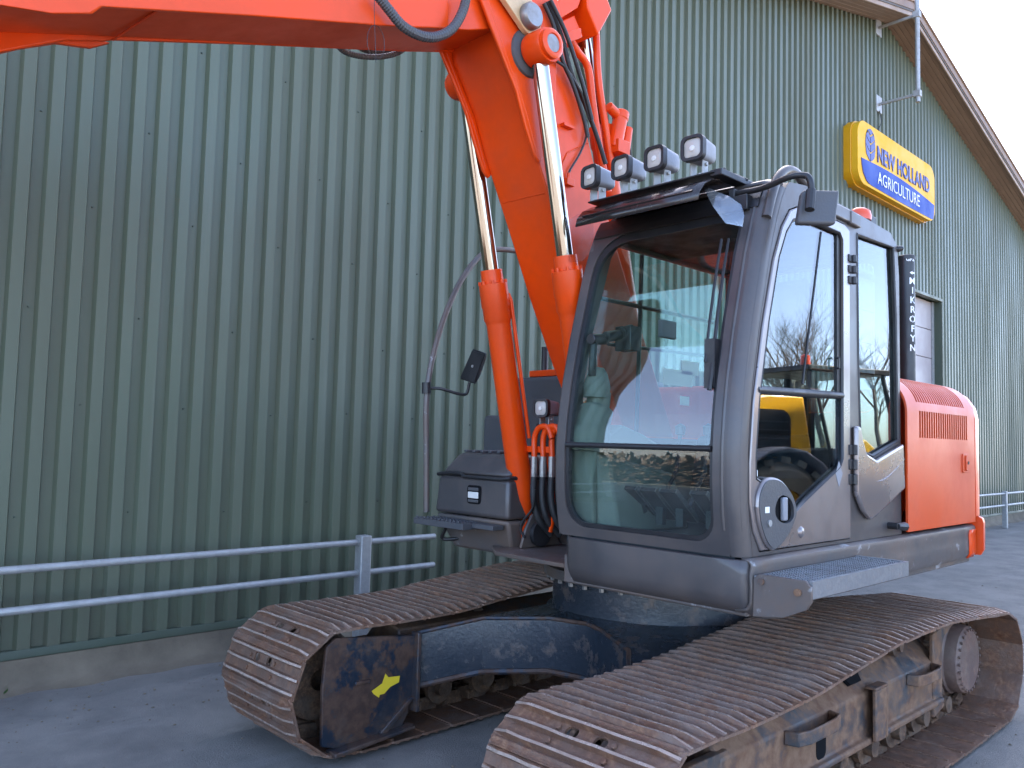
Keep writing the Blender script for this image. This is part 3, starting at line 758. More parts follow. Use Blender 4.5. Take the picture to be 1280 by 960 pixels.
# ------------------------------------------------------------------ revolving deck
mb = MB()
mb.prism([(0.62, -0.36), (0.62, 0.29), (1.30, 0.30), (1.30, 1.30), (-1.40, 1.30), (-1.55, 1.10), (-1.6, 0), (-1.55, -1.3), (-1.40, -1.50), (0.4, -1.50), (0.4, -0.36)], 'z', 1.06, 1.20)
dk = mb.build("revolving_deck", M['grey_scuffed'], ex, bevel=0.01)
# skirt below the cab front, curling under
rows = []
pr = [(1.325, 1.290), (1.335, 1.284), (1.338, 1.23), (1.336, 1.15), (1.328, 1.11), (1.30, 1.075), (1.22, 1.045), (1.10, 1.03)]
for y in (0.33, 0.37, 0.6, 0.9, 1.15, 1.29, 1.325):
    rows.append([(x - (0.03 if y in (0.33, 1.325) else 0), y, z + (0.02 if y < .36 else 0)) for x, z in pr])
mb = MB(); mb.grid(rows); o = mb.build("front_skirt", M['grey'], ex, smooth=50); o.modifiers.new("sheet", 'SOLIDIFY').thickness = 0.012
# side skirt with a rolled upper edge
sec = [(1.285, 1.296), (1.315, 1.294), (1.332, 1.283), (1.336, 1.265), (1.330, 1.235), (1.333, 1.19), (1.333, 1.12), (1.315, 1.09), (1.26, 1.075)]
mb = MB(); mb.grid([[(x, y, z) for y, z in sec] for x in (1.315, 1.2, 0.6, 0, -0.6, -1.2, -1.40)])
o = mb.build("side_skirt", M['grey_scuffed'], ex, smooth=40); o.modifiers.new("sheet", 'SOLIDIFY').thickness = 0.012
# step below the door
mb = MB(); mb.box((0.36, 1.337, 1.205), (1.305, 1.570, 1.232))
for i in range(43):
    for j in range(9):
        x = 0.385 + i * 0.0212 + (0.0106 if j % 2 else 0); y = 1.36 + j * 0.025
        mb.box((x, y - 0.004, 1.232), (x + 0.011, y + 0.004, 1.2385))
mb.box((0.36, 1.570, 1.175), (1.305, 1.583, 1.240)); mb.box((0.345, 1.337, 1.185), (0.36, 1.577, 1.238))
st = mb.build("access_step", M['zinc_step'], ex)
mb = MB(); mb.prism([(1.34, 1.225), (1.365, 1.243), (1.56, 1.243), (1.585, 1.22), (1.585, 1.165), (1.567, 1.135), (1.46, 1.085), (1.337, 1.07)], 'x', 1.305, 1.317)
mb.build("step_bracket", M['grey_scuffed'], st, bevel=0.004)
mb = MB()
for y, z in ((1.375, 1.215), (1.53, 1.195)): mb.cyl((1.317, y, z), (1.327, y, z), 0.015, seg=8)
mb.build("bracket_bolts", M['frame'], st, kind='stuff')

# ------------------------------------------------------------------ engine cover and counterweight (orange)
CY = 1.335
def cover_sec(s):
    """arc length from the bottom edge (z = 1.31) up the side and over the top"""
    r = 0.22; zc = 1.955; v = zc - 1.31
    if s <= v: return (CY, 1.31 + s)
    a = (s - v) / r
    if a <= R(82): return (CY - r + r * math.cos(a), zc + r * math.sin(a))
    a0 = R(82); rest = s - v - r * a0
    return (CY - r + r * math.cos(a0) - rest * math.sin(a0), zc + r * math.sin(a0) + rest * math.cos(a0))
VS = 1.955 - 1.31
slots = []
for k in range(22):
    x = -0.475 - k * 0.0365
    slots.append([(x - 0.024, VS - 0.135), (x, VS - 0.135), (x, VS + 0.015), (x - 0.024, VS + 0.015)])
    slots.append([(x + 0.02 - 0.024, VS + 0.065), (x + 0.02, VS + 0.065), (x + 0.02, VS + 0.27), (x - 0.004, VS + 0.27)])
mb = MB(); mb.prism([(-0.305, 0.0), (-1.405, 0.0), (-1.405, 1.35), (-0.305, 1.35)], 'z', 0.0, -0.012, 0, slots)
cuts = [VS + 0.22 * R(82) * k / 14 for k in range(15)] + [VS - 0.3]
def fold(c):
    y, z = cover_sec(c.y); y2, z2 = cover_sec(c.y + 0.001); n = Vector((0, -(z2 - z), y2 - y)).normalized()
    return Vector((c.x, y, z)) + n * (0 if c.z > -0.006 else 0.012)
mb.bend(cuts, 'y', fold)
ed = mb.build("engine_door", M['orange_faded'], ex, smooth=35); ed["label"] = "faded orange engine door with louvres"
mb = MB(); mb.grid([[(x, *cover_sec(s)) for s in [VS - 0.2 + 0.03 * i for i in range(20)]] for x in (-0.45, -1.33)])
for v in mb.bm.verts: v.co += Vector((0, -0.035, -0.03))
mb.build("louvre_shade", M['cavity_shade'], ed)  # dark sheet painted as the shade behind the louvres
mb = MB(); mb.prism(rrect(-1.285, 1.62, -1.165, 1.735, 0.012, 3), 'y', CY + 0.0005, CY + 0.007); lt = mb.build("door_latch", M['orange_faded'], ed, bevel=0.003)
mb = MB(); mb.prism(rrect(-1.262, 1.632, -1.20, 1.725, 0.01, 3), 'y', CY + 0.0072, CY + 0.016); mb.build("latch_plate", M['orange_faded'], ed, bevel=0.003)
mb = MB(); mb.cyl((-1.23, CY + 0.016, 1.68), (-1.23, CY + 0.020, 1.68), 0.010, seg=10); mb.build("key_hole", M['black'], ed)
# engine hood behind the cab
mb = MB(); mb.prism([(-0.32, -1.30), (-0.32, 0.62), (-1.40, 0.62), (-1.40, -1.30)], 'z', 1.21, 2.14); mb.build("engine_hood", M['orange'], ex, bevel=0.05, bseg=3)
# counterweight: plan curve swept through the cover section
plan = [(-1.418, 1.335), (-1.46, 1.334), (-1.53, 1.322), (-1.60, 1.28), (-1.68, 1.16), (-1.80, 0.98), (-1.90, 0.75), (-1.98, 0.45), (-2.02, 0.1), (-2.02, -0.2), (-1.98, -0.5), (-1.90, -0.78), (-1.80, -1.0), (-1.66, -1.2), (-1.5, -1.32), (-1.418, -1.335)]
prof = [(0.25, 1.345), (0.0, 1.345), (0.0, 1.96), (0.015, 2.03), (0.06, 2.10), (0.13, 2.145), (0.24, 2.16)]
def inset(i, d):
    a = Vector(plan[max(0, i - 1)]); b = Vector(plan[min(len(plan) - 1, i + 1)]); t = (b - a).normalized(); n = Vector((t.y, -t.x))
    if n.dot(Vector(plan[i]) - Vector((-1.2, 0))) > 0: n = -n
    if i in (0, len(plan) - 1): n = Vector((0, -1 if i == 0 else 1))
    return Vector(plan[i]) + n * d
rows = [[(*inset(i, d), z) for d, z in prof] + [(-1.418, plan[i][1] * 0.3, 2.17)] for i in range(len(plan))]
mb = MB(); mb.grid(rows)
mb.grid([[(*inset(0, d), z) for d, z in prof[1:]], [(-1.418, 0.2, z) for d, z in prof[1:]]])
cw = mb.build("counterweight", M['orange'], ex, smooth=40); cw["label"] = "rounded orange counterweight at the rear"
prof2 = [(-0.012, 1.10), (-0.028, 1.13), (-0.03, 1.30), (-0.022, 1.328), (0.0, 1.34), (0.2, 1.342)]
mb = MB(); rows = [[(*inset(i, 0.3), 1.09)] + [(*inset(i, d), z) for d, z in prof2] for i in range(1, len(plan))]
mb.grid(rows); mb.bm.faces.new([mb.bm.verts.new(p) for p in rows[0]])
o = mb.build("counterweight_base", M['orange'], cw, smooth=40)
mb = MB(); mb.grid([[(x, y + 0.0035, z) for y, z in sec[3:8]] for x in (-1.28, -1.405)]); o = mb.build("orange_patch", M['orange'], ex, smooth=40); o.modifiers.new("sheet", 'SOLIDIFY').thickness = 0.003

# ------------------------------------------------------------------ cab
XF = [(1.28, 1.322), (1.34, 1.335), (1.48, 1.358), (1.60, 1.365), (1.74, 1.365), (1.88, 1.352), (2.03, 1.33), (2.28, 1.275), (2.58, 1.195), (2.75, 1.135), (2.86, 1.085), (2.95, 1.02), (3.0, 0.95)]
def xf(z): return interp(XF, z)
ZC = [1.30 + 0.0515 * k for k in range(1, 32)]
CL, CR = 1.30, 0.285          # outer faces of the two sides
def front_piece(poly, x_off, thick, mat, name, holes=(), **kw):
    mb = MB(); mb.prism(poly, 'x', 0.0, thick, 0, holes)
    mb.bend(ZC, 'z', lambda c: Vector((xf(c.z) + x_off + c.x, c.y, c.z)))
    return mb.build(name, mat, kw.pop('parent'), **kw)
cabm = MB()
hole = rrect(0.352, 1.345, 1.178, 2.80, [0.12, 0.10, 0.06, 0.17], 6)
cabm.prism(rrect(0.300, 1.297, 1.245, 2.90, 0.008, 1), 'x', -0.055, 0.0, 0, [hole])
cabm.bend(ZC, 'z', lambda c: Vector((xf(c.z) + c.x, c.y, c.z)))
# rounded corner posts: front to side
zs = [1.297] + ZC[:-1] + [2.90]
n = 6
for y0, s in ((1.245, 1), (0.300, -1)):
    rows = []
    for z in zs:
        row = []
        for k in range(n + 1):
            a = R(90 * k / n); d = 0.055 if s > 0 else 0.015
            row.append((xf(z) - d + d * math.cos(a), y0 + s * d * math.sin(a) * (1 if s > 0 else 1), z))
        row.append((xf(z) - d - 0.02, y0 + s * d, z))
        rows.append(row)
    cabm.grid(rows)
# left side wall with openings for the door and the rear quarter window
side = [(xf(z) - 0.072, z) for z in zs] + [(0.95, 2.935), (0.80, 2.955), (0.30, 2.945), (-0.18, 2.925), (-0.27, 2.87), (-0.295, 2.70), (-0.305, 1.297)]
door_open = [(1.20, 1.312), (1.262, 1.40), (1.292, 1.52), (1.293, 1.68), (1.268, 1.93), (1.195, 2.26), (1.105, 2.56), (1.03, 2.72), (0.955, 2.81), (0.85, 2.852), (0.72, 2.862), (0.40, 2.858), (0.338, 2.83), (0.338, 1.312)]
quarter = [(0.245, 2.835), (0.235, 2.23), (0.215, 1.83), (0.16, 1.73), (0.07, 1.715), (-0.262, 1.80), (-0.248, 2.45), (-0.215, 2.85)]
cabm.prism(side, 'y', CL - 0.05, CL, 0, [door_open, quarter])
# right side, rear wall, floor and roof
cabm.prism([(xf(z) - 0.035, z) for z in zs] + [(-0.28, 2.90), (-0.30, 1.297)], 'y', CR, CR + 0.03, 0, [[(1.20, 1.78), (1.19, 2.05), (1.13, 2.3), (0.99, 2.72), (0.93, 2.80), (-0.18, 2.80), (-0.2, 1.78)]])
cabm.prism([(CR + 0.031, 1.297), (CL - 0.051, 1.297), (CL - 0.051, 2.90), (CR + 0.031, 2.90)], 'x', -0.30, -0.26, 0, [rrect(0.42, 1.95, 1.18, 2.80, 0.06, 4)])
cab = cabm.build("cab", M['grey'], ex, smooth=38); cab["label"] = "dark grey operator cab with large windows"
mb = MB(); rows = []
for x, z0, dz in ((1.02, 2.905, .035), (0.95, 2.935, .035), (0.75, 2.962, .03), (0.3, 2.965, .03), (-0.15, 2.945, .03), (-0.26, 2.90, .03), (-0.285, 2.86, .02)):
    rows.append([(x, 0.295, z0 - 0.06), (x, 0.31, z0), (x, 0.38, z0 + dz), (x, 0.8, z0 + dz + .008), (x, 1.2, z0 + dz), (x, 1.27, z0), (x, 1.286, z0 - 0.05)])
mb.grid(rows); ro = mb.build("cab_roof", M['grey'], cab, smooth=50); ro.modifiers.new("sheet", 'SOLIDIFY').thickness = 0.02
mb = MB(); mb.box((-0.255, CR + 0.04, 2.82), (1.0, CL - 0.06, 2.875)); mb.build("headliner", M['black'], cab)
mb = MB(); mb.box((-0.25, CR + 0.035, 1.26), (1.30, CL - 0.055, 1.325)); mb.build("cab_floor", M['mat'], cab)
# pillar beads: raised ridges on the left front pillar
mb = MB()
for dy, r in ((1.222, 0.008), (1.287, 0.007)):
    mb.tube([(xf(z) - (0.001 if dy < 1.23 else 0.030), dy, z) for z in zs[2:-1]], r, 6)
mb.build("pillar_bead", M['grey'], cab, smooth=60)
# hoop at the top of the front pillar
mb = MB(); mb.tube(smooth_path([(1.125, 1.285, 2.74), (1.075, 1.285, 2.86), (1.02, 1.285, 2.945), (0.94, 1.285, 2.995), (0.86, 1.285, 3.0), (0.78, 1.285, 2.972), (0.70, 1.283, 2.95)]), 0.022, 8); mb.build("pillar_hoop", M['grey'], cab, smooth=60)
mb = MB(); mb.box((0.36, 1.288, 2.868), (0.62, 1.318, 2.935)); mb.box((0.24, 1.290, 2.862), (0.36, 1.322, 2.930)); mb.build("door_header", M['grey'], cab, bevel=0.008)
# windscreen: upper and lower pane, seal, divider, wiper
upper = rrect(0.364, 1.748, 1.168, 2.788, [0.01, 0.01, 0.055, 0.165], 6)
lower = rrect(0.364, 1.357, 1.168, 1.722, [0.11, 0.09, 0.01, 0.01], 6)
front_piece([(0.304, 2.801), (1.242, 2.801), (1.235, 2.895), (0.310, 2.895)], 0.002, 0.006, M['black'], "header_trim", parent=cab)
front_piece(upper, -0.024, 0.006, M['glass'], "windscreen", parent=cab, smooth=60)
front_piece(lower, -0.024, 0.006, M['glass'], "lower_windscreen", parent=cab, smooth=60)
outer_s = rrect(0.353, 1.346, 1.177, 2.799, [0.119, 0.099, 0.06, 0.169], 6)
front_piece(outer_s, -0.034, 0.026, M['black'], "window_seal", holes=[rrect(0.373, 1.366, 1.160, 1.722, [0.10, 0.085, 0.012, 0.012], 6), rrect(0.376, 1.748, 1.160, 2.755, [0.012, 0.012, 0.05, 0.155], 6)], parent=cab, smooth=40)
mb = MB(); z0 = 1.735; mb.tube([(xf(z0) - 0.002, y, z0) for y in (0.36, 0.7, 1.172)], 0.013, 8); mb.build("window_bar", M['black'], cab, smooth=60)
mb = MB(); wp = [(xf(z) + 0.012, 1.150 - max(0, (z - 2.1)) * 0.03, z) for z in (1.98, 2.1, 2.3, 2.5, 2.66)]
mb.tube(wp, [0.011, 0.010, 0.009, 0.008, 0.006], 6)
mb.tube([(x + 0.012, y - 0.028, z) for x, y, z in wp[1:]], 0.007, 6)
mb.box((xf(2.05) - 0.035, 1.115, 1.99), (xf(2.05) + 0.010, 1.165, 2.20))
mb.build("wiper", M['black'], cab)
# rear quarter window, right and rear panes with guard bars
mb = MB(); mb.prism(quarter, 'y', CL - 0.022, CL - 0.016); mb.build("quarter_window", M['door_glass'], cab)
mb = MB(); mb.tube([(x, CL - 0.004, z) for x, z in quarter + quarter[:1]], 0.010, 6); mb.build("quarter_seal", M['black'], cab)
mb = MB(); mb.prism([(1.19, 1.79), (1.18, 2.05), (1.12, 2.3), (0.98, 2.71), (0.92, 2.79), (-0.17, 2.79), (-0.19, 1.79)], 'y', CR + 0.012, CR + 0.018); mb.build("right_window", M['glass'], cab)
mb = MB(); mb.prism(rrect(0.43, 1.96, 1.17, 2.79, 0.05, 4), 'x', -0.285, -0.279); mb.build("rear_window", M['glass'], cab)
mb = MB()
mb.tube([(1.08, 0.275, 2.508), (-0.072, 0.275, 2.509)], 0.012, 8); mb.tube([(0.956, 0.275, 2.272), (-0.075, 0.275, 2.295)], 0.010, 8); mb.tube([(0.70, .275, 1.80), (0.67, .275, 2.80)], 0.012, 8)
mb.build("window_guard", M['black'], cab)
for px_ in (((0.498, 0.32, 2.178), (0.208, 0.32, 2.087)), ((0.318, 0.32, 2.239), (0.142, 0.32, 2.158)), ((0.33, 0.32, 2.029), (0.239, 0.32, 1.977))):
    (xa, _, za), (xb, _, zb) = px_; mb = MB(); mb.box((min(xa, xb), CR + 0.019, min(za, zb)), (max(xa, xb), CR + 0.0205, max(za, zb))); mb.build("window_label", M['cream'], cab)

# hinge cover panel behind the door, hinges
pod = [(0.318, 1.862), (0.268, 1.862), (0.245, 1.80), (0.20, 1.73), (0.08, 1.695), (-0.275, 1.785), (-0.292, 1.54), (0.10, 1.405), (0.155, 1.395), (0.25, 1.45), (0.315, 1.53)]
mb = MB(); mb.prism(pod, 'y', CL + 0.001, CL + 0.030); mb.build("hinge_cover", M['grey_silver'], cab, bevel=0.014, bseg=3)
mb = MB(); mb.tube(smooth_path([(0.10, CL + 0.024, 1.585), (-0.02, CL + 0.026, 1.60), (-0.15, CL + 0.026, 1.645), (-0.278, CL + 0.024, 1.70)]), 0.006, 6); mb.build("cover_crease", M['grey_silver'], cab, smooth=60)
for z0, z1 in ((2.565, 2.715), (1.575, 1.775)):
    mb = MB()
    for k in range(3):
        za = z0 + (z1 - z0) * (k * 0.36); mb.cyl((0.318, CL + 0.016, za), (0.318, CL + 0.016, za + (z1 - z0) * 0.25), 0.015, seg=10)
        mb.box((0.318, CL + 0.001, za), (0.365, CL + 0.014, za + (z1 - z0) * 0.25))
    mb.build("hinge", M['black'], cab, bevel=0.003)
mb = MB(); mb.cyl((-0.13, CL, 1.352), (-0.13, CL + 0.05, 1.352), 0.018, seg=10); mb.tube([(-0.13, CL + 0.045, 1.352), (-0.22, CL + 0.05, 1.345)], [0.016, 0.024], 8); mb.build("door_stop", M['black'], cab)

# ------------------------------------------------------------------ cab door
def shrink(poly, d):
    cx = sum(p[0] for p in poly) / len(poly); cz = sum(p[1] for p in poly) / len(poly); out = []
    nn = len(poly)
    for i, p in enumerate(poly):
        a, b = Vector(poly[i - 1]), Vector(poly[(i + 1) % nn]); t = (b - a).normalized(); nrm = Vector((t.y, -t.x))
        if nrm.dot(Vector((cx, cz)) - Vector(p)) < 0: nrm = -nrm
        out.append(tuple(Vector(p) + nrm * d))
    return out
d_out = shrink(door_open, 0.006)
glass_open = [(1.20, 1.60), (1.238, 1.615), (1.243, 1.70), (1.215, 1.95), (1.14, 2.285), (1.055, 2.575), (0.99, 2.70), (0.93, 2.765), (0.85, 2.795), (0.72, 2.80), (0.455, 2.80), (0.425, 2.77), (0.425, 1.70), (0.45, 1.665), (0.50, 1.64), (0.80, 1.515), (0.90, 1.468), (0.94, 1.50), (1.0, 1.56), (1.10, 1.60)]
mb = MB(); mb.prism(d_out, 'y', CL - 0.045, CL + 0.008, 0, [glass_open])
door = mb.build("cab_door", M['grey_silver'], ex, bevel=0.007, smooth=40); door["label"] = "silver grey cab door with large tinted window"
gl = shrink(glass_open, -0.008)
split = 1.98
mb = MB(); mb.prism(gl, 'y', CL - 0.016, CL - 0.010); mb.build("door_window", M['door_glass'], door)
mb = MB(); mb.tube([(x, CL + 0.0, z) for x, z in glass_open + glass_open[:1]], 0.011, 6); mb.build("window_seal", M['black'], door, smooth=60)
mb = MB(); mb.tube([(1.225, CL - 0.004, 1.985), (0.42, CL - 0.004, 2.005)], 0.018, 8); mb.build("window_rail", M['black'], door, smooth=60)
mb = MB(); mb.box((0.432, CL - 0.012, 2.01), (0.468, CL - 0.002, 2.79)); mb.build("slider_frame", M['black'], door)
mb = MB(); mb.tube([(0.622, 1.29, 2.773), (0.805, 1.29, 2.037)], 0.006, 6); mb.build("slider_edge", M['black'], door)
mb = MB(); mb.tube([(0.485, CL + 0.0, 2.13), (0.485, CL + 0.015, 2.135), (0.485, CL + 0.015, 2.18), (0.485, CL + 0.0, 2.185)], 0.006, 6); mb.build("slider_catch", M['black'], door)
mb = MB(); mb.tube(smooth_path([(1.245, CL - .002, 1.62), (1.23, CL - .002, 1.55), (1.235, CL, 1.42)]), 0.004, 5); mb.build("seam_gap", M['black'], door)
# round handle dish: a teardrop plate with a recessed grip
dish = [(1.245, 1.50), (1.235, 1.555), (1.19, 1.602), (1.12, 1.612), (1.04, 1.592), (0.965, 1.54), (0.925, 1.475), (0.945, 1.43), (1.00, 1.375), (1.07, 1.335), (1.125, 1.325), (1.18, 1.36), (1.225, 1.43)]
dish = [(p.x, p.z) for p in smooth_path([(x, 0, z) for x, z in dish + dish[:1]], 4)][:-1]
grip = [(1.05, 1.545), (0.99, 1.53), (0.955, 1.49), (0.955, 1.445), (1.00, 1.425), (1.06, 1.43), (1.105, 1.455), (1.115, 1.49), (1.09, 1.53)]
grip = [(p.x, p.z) for p in smooth_path([(x, 0, z) for x, z in grip + grip[:1]], 3)][:-1]
mb = MB(); mb.prism(dish, 'y', CL + 0.0085, CL + 0.026, 0, [grip]); hd = mb.build("handle_plate", M['plastic'], door, bevel=0.007)
mb = MB(); mb.tube([(x, CL + 0.012, z) for x, z in dish + dish[:1]], 0.010, 6); mb.build("handle_rim", M['grey_silver'], door, smooth=60)
mb = MB(); mb.prism(shrink(grip, -0.004), 'y', CL + 0.0085, CL + 0.011); mb.build("handle_recess_shade", M['cavity_shade'], door)  # near-black plate stands in for the shade in the grip
mb = MB(); mb.box((1.012, CL + 0.012, 1.435), (1.052, CL + 0.031, 1.535)); mb.build("door_handle", M['lamp_body'], door, bevel=0.006)
mb = MB(); mb.cyl((1.165, CL + 0.026, 1.432), (1.165, CL + 0.032, 1.432), 0.014, seg=14); mb.build("key_lock", M['zinc'], door)
mb = MB(); mb.box((1.165, CL + 0.0262, 1.475), (1.20, CL + 0.0272, 1.50)); mb.build("door_label", M['white'], door)
mb = MB(); mb.prism([(0.475, 1.565), (0.51, 1.63), (0.475, 1.69), (0.435, 1.63)][::-1], 'y', CL + 0.0082, CL + 0.0095); mb.build("diamond_sticker", M['lamp_body'], door)
mb = MB(); mb.lathe([(0, .01), (.02, .008), (.026, 0)], (0.855, CL + 0.008, 1.375), (0, 1, 0), 14); mb.build("door_plug", M['grey_silver'], door, smooth=60)
mb = MB(); mb.box((1.20, CL - 0.009, 1.625), (1.225, CL - 0.0085, 1.65)); mb.build("glass_mark", M['white'], door)

# ------------------------------------------------------------------ cab interior
mb = MB(); mb.prism([(1.27, 1.326), (1.30, 1.55), (1.27, 1.72), (1.16, 1.80), (1.06, 1.84), (0.9, 1.80), (0.62, 1.70), (0.2, 1.70), (0.2, 1.326), (0.75, 1.326), (0.92, 1.40), (1.02, 1.36)], 'y', CR + 0.035, 0.47)
mb.hexa([(0.75, 0.471, 1.327), (1.26, 0.471, 1.327), (1.24, 0.60, 1.327), (0.75, 0.66, 1.327), (0.75, 0.471, 1.60), (1.265, 0.471, 1.70), (1.2, 0.50, 1.68), (0.75, 0.56, 1.60)])
mb.build("right_console", M['beige'], cab, bevel=0.03, bseg=3)
mb = MB(); mb.tube(smooth_path([(1.24, 0.40, 1.70), (1.22, 0.40, 1.82), (1.18, 0.40, 1.93), (1.17, 0.40, 2.0)]), [0.10] * 6 + [0.085] * 6 + [0.06] * 7, 14); mb.build("console_post", M['beige'], cab, smooth=60)
mb = MB(); mb.lathe([(0.0, .0), (.065, .0), (.068, .06), (.05, .12), (.03, .15), (0, .155)], (1.20, 0.405, 1.97), (-0.06, 0.02, 1), 16); mb.build("joystick_cup", M['beige'], cab, smooth=50)
mb = MB(); mb.lathe([(0, 0), (.045, 0), (.052, .012), (.03, .022), (0, .02)], (1.205, 0.46, 1.64), (0.35, 1, 0.2), 18); mb.build("air_vent", M['lamp_body'], cab, smooth=40)
mb = MB(); mb.prism([(0.55, 1.326), (0.62, 1.52), (0.56, 1.80), (0.20, 1.82), (0.12, 1.60), (0.2, 1.326)], 'y', 0.55, 1.05); seat = mb.build("seat", M['seat'], cab, bevel=0.05, bseg=3)
mb = MB(); mb.prism([(0.30, 1.80), (0.36, 1.84), (0.22, 2.45), (0.18, 2.66), (0.10, 2.66), (0.06, 2.42), (0.14, 1.82)], 'y', 0.60, 1.0); mb.build("seat_back", M['seat'], cab, bevel=0.05, bseg=3)
mb = MB(); mb.prism([(0.85, 1.60), (0.9, 1.72), (0.3, 1.75), (0.25, 1.60)], 'y', 1.06, 1.18); mb.build("left_console", M['plastic'], cab, bevel=0.02)
def pedal(x, y, z, w, l):
    mb = MB(); q = rot('Y', -38)
    mb.box((x - l / 2, y - w / 2, z - 0.012), (x + l / 2, y + w / 2, z + 0.008), 0, q, (x, y, z))
    for k in range(5):
        u = -l / 2 + l * (k + .5) / 5; mb.box((x + u - .006, y - w / 2, z + 0.008), (x + u + .006, y + w / 2, z + 0.016), 0, q, (x, y, z))
    mb.box((x - .03, y - .02, z - .10), (x - .0, y + .02, z))
    for s in (-1, 1): mb.box((x - l / 2, y + s * w / 2 - .004, z - 0.012), (x + l / 2, y + s * w / 2 + .004, z + 0.011), 1, q, (x, y, z))
    mb.box((x - l / 2 - .006, y - w / 2, z - 0.012), (x - l / 2, y + w / 2, z + 0.012), 1, q, (x, y, z))
    return mb.build("pedal", [M['pedal'], M['steel']], cab)
for x, y, w in ((1.05, 0.575, 0.08), (1.07, 0.70, 0.092), (1.07, 0.815, 0.092), (1.04, 0.96, 0.085)): pedal(x, y, 1.465, w, 0.23)
for y in (0.70, 0.86):
    mb = MB(); mb.tube([(1.06, y, 1.46), (0.93, y, 1.62), (0.90, y, 1.80)], 0.011, 6); mb.lathe([(0, -.03), (.024, -.02), (.026, .02), (0, .035)], (0.90, y, 1.82), (0, 0, 1), 10); mb.build("travel_lever", M['black'], cab, smooth=50)
mb = MB()
for k in range(24):
    pass
ring = [(1.13 + 0.09 * math.cos(a) * .5, 1.105 + 0.02 * math.cos(a), 1.87 + 0.10 * math.sin(a)) for a in [2 * math.pi * k / 20 for k in range(21)]]
mb.tube(ring, 0.012, 6); mb.build("grab_loop", M['black'], cab, smooth=60)
mb = MB()
for a, b in (((1.268, 0.42, 2.255), (1.152, 0.42, 2.267)), ((1.176, 0.44, 2.275), (1.049, 0.44, 2.301)), ((1.075, 0.46, 2.305), (0.99, 0.46, 2.331))):
    mb.cyl(a, b, 0.028, seg=10)
c = (1.035, 0.46, 2.281); mb.box((c[0] - .05, c[1] - .05, c[2] - .065), (c[0] + .03, c[1] + .05, c[2] + .06))
c = (1.247, 0.42, 2.154); mb.tube([(1.244, 0.42, 2.242), c, (1.251, 0.42, 2.075)], 0.02, 8)
mb.build("monitor_arm", M['black'], cab, bevel=0.004)
mb = MB(); c = (0.535, 0.36, 2.39); mb.box((c[0] - .07, .34, c[2] - .05), (c[0] + .07, .37, c[2] + .05)); mb.build("control_box", M['lamp_body'], cab, bevel=0.006)

# ------------------------------------------------------------------ visor and roof lights
vp_ = [(1.02, 2.955), (1.13, 2.953), (1.22, 2.935), (1.285, 2.90), (1.325, 2.855), (1.335, 2.815)]
mb = MB(); mb.grid([[(x, y, z) for x, z in vp_] for y in (0.365, 0.6, 0.85, 1.075)]); o = mb.build("roof_visor", M['visor'], ex, smooth=60); o.modifiers.new("sheet", 'SOLIDIFY').thickness = 0.006
vis = o
mb = MB(); mb.tube([(1.322, 0.40, 2.862), (1.322, 1.04, 2.862)], [0.006, 0.006], 6); mb.build("visor_rib", M['visor'], vis, smooth=60)
pl_ = [(1.235, 0.391, 2.909), (1.235, 0.29, 2.911), (1.235, 0.207, 2.888), (1.235, 0.164, 2.837), (1.235, 0.183, 2.753), (1.235, 0.241, 2.669), (1.235, 0.328, 2.665), (1.235, 0.401, 2.712)]
mb = MB(); mb.prism([(p[1], p[2]) for p in pl_], 'x', 1.232, 1.236); mb.build("visor_side", M['clear'], vis)
pl_ = [(1.205,) + p[1:] for p in [(1.205, 1.004, 2.931), (1.205, 1.075, 2.883), (1.205, 1.156, 2.838), (1.205, 1.212, 2.792), (1.205, 1.231, 2.739), (1.205, 1.224, 2.691), (1.205, 1.153, 2.714), (1.205, 1.097, 2.792)]]
mb = MB(); mb.prism([(p[1], p[2]) for p in pl_], 'x', 0.0, 0.004)
mb.bend([2.72, 2.76, 2.80, 2.84, 2.88], 'z', lambda c: Vector((c.x + interp([(2.6, 1.262), (2.72, 1.262), (2.80, 1.25), (2.86, 1.225), (2.93, 1.17)], c.z) - (c.y - 1.04) * 0.25, c.y, c.z)))
mb.build("visor_side", M['clear_dusty'], vis, smooth=60)
mb = MB(); mb.box((1.15, 0.355, 2.957), (1.235, 1.085, 2.966)); mb.build("light_bar", M['black'], ex, bevel=0.004)
mb = MB()
for y in (0.385, 0.60, 0.80, 1.0): mb.cyl((1.205, y, 2.966), (1.205, y, 2.976), 0.012, seg=8)
mb.build("bar_bolts", M['zinc'], vis, kind='stuff')
mb = MB(); mb.box((0.92, 1.06, 2.945), (1.22, 1.12, 2.975)); mb.build("bar_end", M['black'], ex, bevel=0.004)
